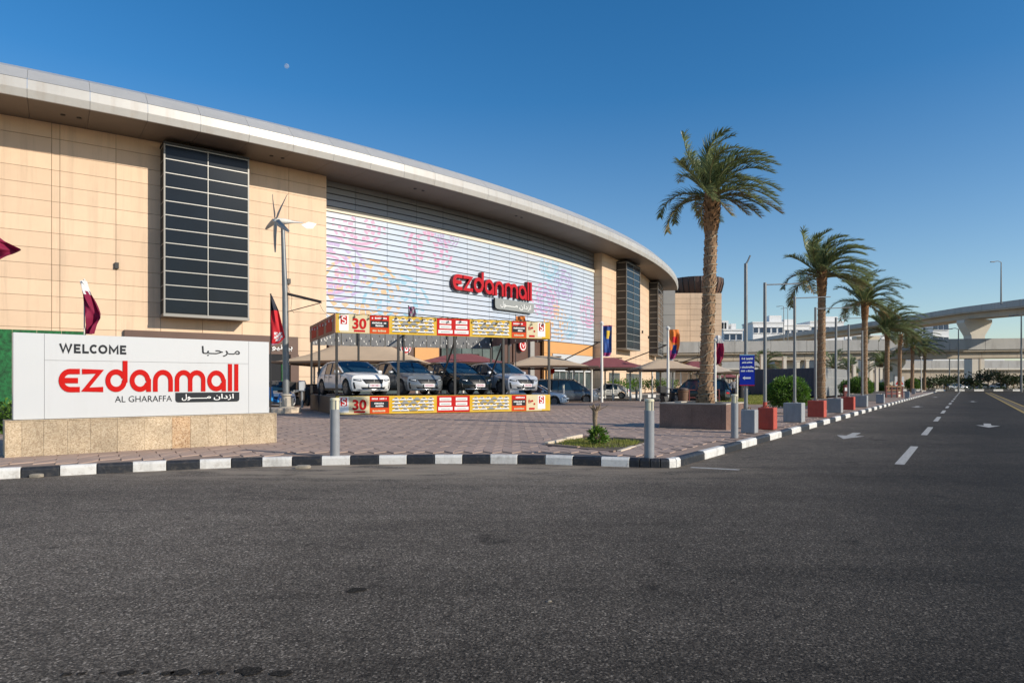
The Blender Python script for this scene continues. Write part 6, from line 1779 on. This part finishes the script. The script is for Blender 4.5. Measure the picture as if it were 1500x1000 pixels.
for i, (u0, u1, b, lb) in enumerate(((1298, 1332, 2.0, 'rusty red site barrier under the warning board'), (1300, 1322, 5.2, 'brown plank barrier behind the warning board'))):
    p, q = rp(u0, b), rp(u1, b)
    if i == 0: q = p + (Vector((1, 0.35, 0))).normalized() * 2.0
    T = thing('site_barrier', lb, 'barrier', tuple(p))
    e = (q - p)
    for k in range(4): MB().box(p + e * (k / 3) + UP * 0.5, (0.10, 0.10, 1.0)).build('post', 'barrier_red', T, world=True)
    for z in ((0.3, 0.62, 0.95) if i == 0 else (0.85,)):
        MB().obox(p + UP * z, e, (0, 0.05, 0), UP * 0.14).build('rail', 'rust' if z > 0.4 else 'barrier_red', T, world=True)
T = thing('fire_point', 'red fire point cabinet with white label by the light hoarding', 'cabinet', tuple(rp(1238, 4.8)))
MB().box((0, 0, 0.55), (0.3, 0.25, 1.1)).build('cabinet', 'barrier_red', T, bevel=0.03); MB().box((0, -0.14, 0.8), (0.2, 0.02, 0.3)).build('label_plate', 'white', T); MB().lathe([(0.2, 0), (0.2, 0.05), (0.05, 0.1)], 12, (0, 0, 1.1)).build('top', 'barrier_red', T)
for u_, b, hh, lb in ((1349.5, 1.4, 5.2, 'thin pale pole near the far end of the kerb'), (1366, 1.6, 2.0, 'short pale post at the far end of the pavement'), (1372, 1.2, 2.2, 'pink and white post at the very end of the kerb')):
    p = rp(u_, b); T = thing('kerb_post', lb, 'post', tuple(p))
    MB().tube([(0, 0, 0), (0, 0, hh)], 0.07, 8).build('shaft', 'pole_white', T); MB().lathe([(0.2, 0), (0.2, 0.3), (0.08, 0.35)], 10).build('foot', 'concrete', T); MB().box((0, 0, hh), (0.3, 0.2, 0.12)).build('cap', 'pole_white', T)

# ---------------------------------------------------------------- people
def person(loc, yaw, label, top_m, leg_m, abaya=False, stride=0.16):
    T = thing('person', label, 'person', tuple(loc), yaw)
    J = {'pel': (0, 0, 0.93), 'wai': (0, 0, 1.08), 'che': (0.01, 0, 1.30), 'nec': (0.0, 0, 1.47), 'hd0': (0.015, 0, 1.56), 'hd1': (0.02, 0, 1.70)}
    E_ = [('pel', 'wai'), ('wai', 'che'), ('che', 'nec'), ('nec', 'hd0'), ('hd0', 'hd1')]
    Rr = {'pel': (0.15, 0.12), 'wai': (0.13, 0.10), 'che': (0.16, 0.11), 'nec': (0.055, 0.055), 'hd0': (0.085, 0.09), 'hd1': (0.085, 0.095)}
    for s_, n in ((1, 'l'), (-1, 'r')):
        f = s_ * stride
        J.update({'hp' + n: (0, s_ * 0.09, 0.86), 'kn' + n: (f * 0.6 + 0.03, s_ * 0.10, 0.48), 'an' + n: (f, s_ * 0.10, 0.09), 'to' + n: (f + 0.15, s_ * 0.11, 0.035),
                  'sh' + n: (0, s_ * 0.17, 1.40), 'el' + n: (-f * 0.5 - 0.02, s_ * 0.23, 1.12), 'wr' + n: (-f * 0.8 + 0.06, s_ * 0.23, 0.88), 'ha' + n: (-f * 0.9 + 0.09, s_ * 0.22, 0.78)})
        E_ += [('pel', 'hp' + n), ('hp' + n, 'kn' + n), ('kn' + n, 'an' + n), ('an' + n, 'to' + n), ('che', 'sh' + n), ('sh' + n, 'el' + n), ('el' + n, 'wr' + n), ('wr' + n, 'ha' + n)]
        Rr.update({'hp' + n: (0.10, 0.10), 'kn' + n: (0.065, 0.065), 'an' + n: (0.045, 0.045), 'to' + n: (0.035, 0.04), 'sh' + n: (0.065, 0.065), 'el' + n: (0.045, 0.045), 'wr' + n: (0.032, 0.032), 'ha' + n: (0.035, 0.022)})
    nm = list(J); idx = {n: i for i, n in enumerate(nm)}
    me = bpy.data.meshes.new('body'); me.from_pydata([J[n] for n in nm], [(idx[a], idx[b]) for a, b in E_], [])
    o_ = bpy.data.objects.new('body', me); C.objects.link(o_)
    sk = o_.modifiers.new('skin', 'SKIN'); sk.use_smooth_shade = True
    for n in nm:
        v = me.skin_vertices[0].data[idx[n]]; v.radius = Rr[n]; v.use_root = n == 'pel'
    ss = o_.modifiers.new('sub', 'SUBSURF'); ss.levels = 2; ss.render_levels = 2
    ev = o_.evaluated_get(bpy.context.evaluated_depsgraph_get())
    m2 = bpy.data.meshes.new_from_object(ev); bpy.data.objects.remove(o_)
    o_ = bpy.data.objects.new('body', m2); C.objects.link(o_); o_.parent = T
    m2.materials.clear()
    for m_ in ('skin', top_m, leg_m, 'tyre'): m2.materials.append(MAT[m_])
    for p in m2.polygons:
        c = p.center
        p.material_index = 3 if c.z < 0.07 else (2 if c.z < 0.95 and abs(c.y) < 0.18 else (0 if c.z > 1.46 or (abs(c.y) > 0.16 and c.z < 0.9) else 1))
        p.use_smooth = True
    mb = MB(); mb.lathe([(0.001, 0.125), (0.07, 0.105), (0.10, 0.04), (0.105, -0.02), (0.095, -0.08)], 14, (-0.005, 0, 1.665)); mb.build('hair', 'hair', T, smooth=60)
    mb = MB(); mb.tube([(0.105, 0, 1.625), (0.125, 0, 1.60), (0.105, 0, 1.59)], 0.012, 5); mb.build('nose', 'skin', T)
    if abaya:
        mb = MB(); mb.lathe([(0.30, 0.03), (0.27, 0.4), (0.22, 0.85), (0.20, 1.1), (0.22, 1.32), (0.14, 1.45), (0.10, 1.5)], 20); mb.build('abaya', 'cloth_black', T, smooth=60)
        mb = MB(); mb.lathe([(0.15, 1.40), (0.135, 1.52), (0.125, 1.66), (0.09, 1.77), (0.001, 1.80)], 16, (-0.02, 0, 0)); mb.build('headscarf', 'cloth_black', T, smooth=60)
person((18.05, 55.6, PZ), rad(-100), 'person in grey walking beside the lawn, left of the one in black', 'cloth_grey', 'cloth_dark')
person((19.6, 58.5, PZ), rad(-90), 'person in a long black robe standing behind the blue sign', 'cloth_black', 'cloth_black', True, 0.05)

# ---------------------------------------------------------------- flyovers
def deck(T, keys, wid, parts):
    """keys: (x, y, ztop); parts: list of (off0, off1, z0, z1, material, name, every) with offsets to the camera side"""
    P = [Vector(k) for k in keys]
    for (o0, o1, z0, z1, mat, name) in parts:
        for i in range(len(P) - 1):
            a, b = P[i], P[i + 1]
            def nrm(i):
                t = (P[min(i + 1, len(P) - 1)] - P[max(i - 1, 0)]); t.z = 0; t.normalize(); n = Vector((t.y, -t.x, 0))
                return n if n.dot(-P[i]) > 0 else -n
            na, nb = nrm(i), nrm(i + 1)
            e = (b - a).normalized() * 0.03
            q = []
            for (p, n, s_) in ((a, na, 1), (b, nb, -1)):
                q.append([p + e * s_ + n * oo + UP * zz for oo, zz in ((o0, z0), (o1, z0), (o1, z1), (o0, z1))])
            vs = q[0] + q[1]
            mb = MB().add(vs, [(0, 1, 2, 3), (7, 6, 5, 4), (0, 4, 5, 1), (1, 5, 6, 2), (2, 6, 7, 3), (3, 7, 4, 0)])
            bm_ = mb.build(name, mat, T, world=True)
lf = thing('lower_flyover', 'lower concrete flyover running straight across behind the palms', 'flyover', (90, 137, 0))
ztl = at(0, 496, 133).z
keys = [(x, 133 + 0.02 * (x - 90), ztl + 0.012 * (x - 90)) for x in range(-6, 170, 7)]
keys = [(x, y, min(z, ztl + 0.6) if x > 40 else z) for x, y, z in keys]
deck(lf, keys, 10, [(0.0, 0.35, -2.1, 0, 'bridge_parapet', 'parapet_panel'), (-7.3, 0.1, -2.5, -2.11, 'bridge', 'deck_slab'), (-6.2, -0.6, -3.75, -2.52, 'bridge', 'girder'), (-7.6, -7.3, -2.1, -1.0, 'bridge_parapet', 'parapet_panel')])
def pier(T, x, y, w0, w1, zc, zn, ztop, mat='bridge_white', dep=2.2):
    for s_ in (0,):
        pr = [(-w0 / 2, -0.05), (w0 / 2, -0.05), (w0 / 2, zn), (w0 * 0.56, lerp(zn, zc, 0.35)), (w1 * 0.42, lerp(zn, zc, 0.75)), (w1 / 2, zc), (w1 / 2, ztop), (-w1 / 2, ztop), (-w1 / 2, zc), (-w1 * 0.42, lerp(zn, zc, 0.75)), (-w0 * 0.56, lerp(zn, zc, 0.35)), (-w0 / 2, zn)]
        mb = MB().prism(pr, (x, y + dep, 0), (1, 0, 0), UP, dep); pc_ = mb.build('pier', mat, T, world=True, bevel=0.08)
        MB().box((x + w0 * 0.12, y - 0.03, (zn + 0.2) / 2), (w0 * 0.10, 0.1, zn + 0.1)).build('drain_groove', 'bridge', pc_, world=True)
for u_ in (1155, 1302, 1560):
    x_ = (u_ - 750) * 0.137
    pier(lf, x_, 135.5, 2.4, 5.0, 5.4, 3.0, ztl - 3.77)
uf = thing('upper_flyover', 'upper curving concrete flyover ramp climbing to the right on a flared pier', 'flyover', (105, 156, 0))
uk = [(1660, 414, 92), (1575, 428, 104), (1500, 438, 120), (1455, 444, 140), (1412, 449.6, 157), (1378, 455, 168), (1343, 461, 180), (1297, 468, 192), (1251, 475, 205), (1207, 481, 219), (1163, 487, 235), (1130, 492.5, 248), (1098, 498, 262), (1060, 503, 280), (1010, 508, 300)]
deck(uf, [tuple(at(*k)) for k in uk], 9, [(0.0, 0.4, -1.2, 0, 'bridge_parapet', 'parapet_panel'), (-8, 0.3, -1.5, -1.22, 'bridge', 'deck_slab'), (-6.6, -0.9, -2.7, -1.51, 'bridge', 'girder'), (-8.4, -8.0, -2.2, -0.6, 'bridge_parapet', 'parapet_panel')])
up_ = at(1425, 561, 156)
pier(uf, up_.x + 0.3, 154.6, 2.8, 6.3, 15.2, 10.8, 15.9, dep=2.8)
p2 = at(1272, 561, 203); pier(uf, p2.x + 1, 205, 3.0, 7.0, 15.0, 11.0, 15.6, dep=3)
rf_ = thing('rear_ramp', 'low rear road ramp with retaining wall under the flyovers', 'ramp', (130, 215, 0))
keys = [(x, 215, 8.6) for x in range(60, 260, 12)]
deck(rf_, keys, 8, [(0, 0.4, -2.4, 0, 'bridge_parapet', 'parapet_panel'), (-8, -0.4, -8.6, -0.6, 'bridge', 'retaining_wall'), (0.02, 0.6, -2.9, -2.41, 'bridge_white', 'string_course')])
# street lights
def lamp_post(u_, vt, d_, label, z0=0.0, single=True):
    b = at(u_, 561, d_); t = at(u_, vt, d_); h_ = t.z - z0
    T = thing('street_lamp', label, 'street lamp', (b.x, b.y, z0), group='tall street lamps near the flyovers')
    MB().tube([(0, 0, 0), (0, 0, h_ * 0.5), (0, 0, h_)], [0.16, 0.13, 0.09], 8).build('shaft', 'galv', T, smooth=40)
    MB().tube([(0, 0, h_), (-0.6, 0, h_ + 0.2), (-1.4, 0, h_ + 0.1)], 0.06, 6).build('arm', 'galv', T)
    MB().box((-1.6, 0, h_ + 0.06), (0.8, 0.35, 0.14)).build('lamp_head', 'galv', T, bevel=0.03)
lamp_post(1466.5, 384, 128, 'tall street lamp standing on the upper flyover', at(0, 446, 128).z)
lamp_post(1404, 482, 128, 'street lamp left of the large flyover pier')
lamp_post(1496, 463, 112, 'street lamp at the right picture edge')
lamp_post(1148, 449, 190, 'left one of two thin lamps above the distant white houses')
lamp_post(1154, 452, 196, 'right one of two thin lamps above the distant white houses')
lamp_post(1391, 500, 160, 'thin lamp under the flyover behind the last palm')

# ---------------------------------------------------------------- white houses beyond
def house(label, u0, u1, v1, d, floors, cols, steps=()):
    p, q = at(u0, 561, d), at(u1, 561, d); z1 = at(0, v1, d).z
    T = thing('white_house', label, 'house', ((p.x + q.x) / 2, d, 0), group='white houses beyond the flyovers')
    w_ = q.x - p.x
    MB().box(((p.x + q.x) / 2, d + 6, z1 / 2), (w_, 12, z1)).build('wall', 'villa_white', T, world=True)
    MB().box(((p.x + q.x) / 2, d + 6, z1 + 0.25), (w_ + 0.5, 12.5, 0.5)).build('roof', 'villa_white', T, world=True)
    for (a, b, hh) in steps:
        MB().box((lerp(p.x, q.x, (a + b) / 2), d + 5, z1 + hh / 2 + 0.5), (w_ * (b - a), 6, hh)).build('roof_room', 'villa_white', T, world=True)
    fh = z1 / floors
    for f in range(floors):
        for c in range(cols):
            x = lerp(p.x, q.x, (c + 0.5) / cols); zc = fh * (f + 0.55)
            wn_ = MB().box((x, d - 0.06, zc), (1.5, 0.2, 2.0)).build('window', 'villa_glass', T, world=True)
            MB().box((x, d - 0.14, zc + 1.15), (2.0, 0.5, 0.2)).build('canopy_lintel', 'villa_white', wn_, world=True)
            MB().box((x, d - 0.14, zc - 1.1), (1.8, 0.4, 0.15)).build('sill', 'villa_white', wn_, world=True)
house('white house at far left, just right of the near palm', 1060, 1088, 484, 230, 4, 3, ((0.0, 0.35, 3), (0.5, 0.75, 2.0)))
house('wide white house behind the first light poles', 1103, 1148, 473, 262, 4, 5, ((0.6, 1.0, 2.6),))
house('white house behind the second light pole', 1148.5, 1186, 477, 268, 4, 4, ((0.1, 0.5, 2.2),))
house('white house showing left of the second palm', 1187, 1236, 472, 270, 4, 5, ((0.5, 0.9, 2.0),))
house('white house behind the third palm', 1238, 1300, 492, 285, 4, 6, ((0.3, 0.5, 2.0),))
house('white house left of the upper flyover span', 1352, 1366, 476, 255, 5, 2, ())
house('white tower house framed under the upper flyover', 1366.5, 1390, 470, 250, 5, 3, ((0.2, 0.5, 2.2),))
house('low white house seen under the lower flyover', 1378, 1470, 528, 300, 3, 9, ())
# rooftop tanks on the first house
for i in range(4):
    p = at(1052 + i * 4.0, 476, 228)
    T = thing('roof_vent', ['first', 'second', 'third', 'fourth'][i] + ' dark roof vent from the left on the house right of the near palm', 'roof vent', (p.x, p.y, at(0, 484, 230).z), group='roof vents on the far left house')
    MB().lathe([(0.35, 0), (0.35, 1.6), (0.45, 1.7), (0.2, 2.1)], 10, (0, 1.0, 3.3 if i < 2 else 0.5)).build('pipe', 'steel_black', T)

# ---------------------------------------------------------------- trees under the flyovers
def small_tree(loc, hh, rx, mat, label, n=420):
    T = thing('roadside_tree', label, 'tree', tuple(loc), group='dark trees under the flyovers')
    mb = MB().tube([(0, 0, 0), (0.1, 0, hh * 0.4), (0, 0, hh * 0.7)], [0.14, 0.11, 0.06], 6)
    for k in range(4): mb.tube([(0.05, 0, hh * 0.35), (rx * 0.5 * math.cos(k * 1.6), rx * 0.5 * math.sin(k * 1.6), hh * 0.7)], [0.06, 0.03], 5)
    mb.build('trunk', 'bark', T)
    mb = MB()
    for k in range(6):
        a_ = k * 1.05 + loc[0]; leaf_ball(mb, (rx * 0.5 * math.cos(a_), rx * 0.5 * math.sin(a_), hh * (0.55 + 0.06 * (k % 4))), (rx * 0.6, rx * 0.6, hh * 0.28), n // 6, 0.5, (0,), 0.2)
    mb.build('crown', mat, T)
tr = [(1372, 134, 2.6, 2.6), (1384, 136, 3.2, 2.4), (1396, 140, 3.4, 2.6), (1408, 143, 2.8, 2.0), (1426, 140, 2.4, 1.8), (1436, 145, 4.0, 2.6), (1447, 146, 4.6, 2.4), (1466, 140, 4.2, 2.5), (1474, 146, 3.2, 2.0), (1484, 138, 3.0, 2.4), (1494, 140, 3.4, 2.4), (1503, 142, 3.2, 2.4), (1360, 140, 2.6, 2.4), (1345, 142, 2.6, 2.6)]
for i, (u_, d_, hh, rx) in enumerate(tr):
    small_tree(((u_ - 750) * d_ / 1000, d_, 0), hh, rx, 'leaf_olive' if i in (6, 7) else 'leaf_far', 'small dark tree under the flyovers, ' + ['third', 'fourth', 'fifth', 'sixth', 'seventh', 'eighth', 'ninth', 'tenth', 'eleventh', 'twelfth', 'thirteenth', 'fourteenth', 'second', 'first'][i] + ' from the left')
mb = MB()
rn = random.Random(5)
for i in range(110):
    x_ = rn.uniform(62, 150); y_ = rn.uniform(131, 141)
    leaf_ball(mb, (x_, y_, 0.3), (0.9, 0.7, 0.55), 26, 0.35, (0,), 0.4, rn)
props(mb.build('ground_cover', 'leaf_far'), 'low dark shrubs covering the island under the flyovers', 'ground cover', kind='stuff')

# moon
mp = at(420, 97, 3000)
mb = MB().lathe([(max(0.01, 10.5 * math.cos(a_)), 10.5 * math.sin(a_)) for a_ in [lerp(-math.pi / 2, math.pi / 2, i / 16) for i in range(17)]], 28)
mo = mb.build('moon', 'moon', smooth=80); mo.location = mp
props(mo, 'small pale daytime moon in the blue sky above the mall', 'moon')
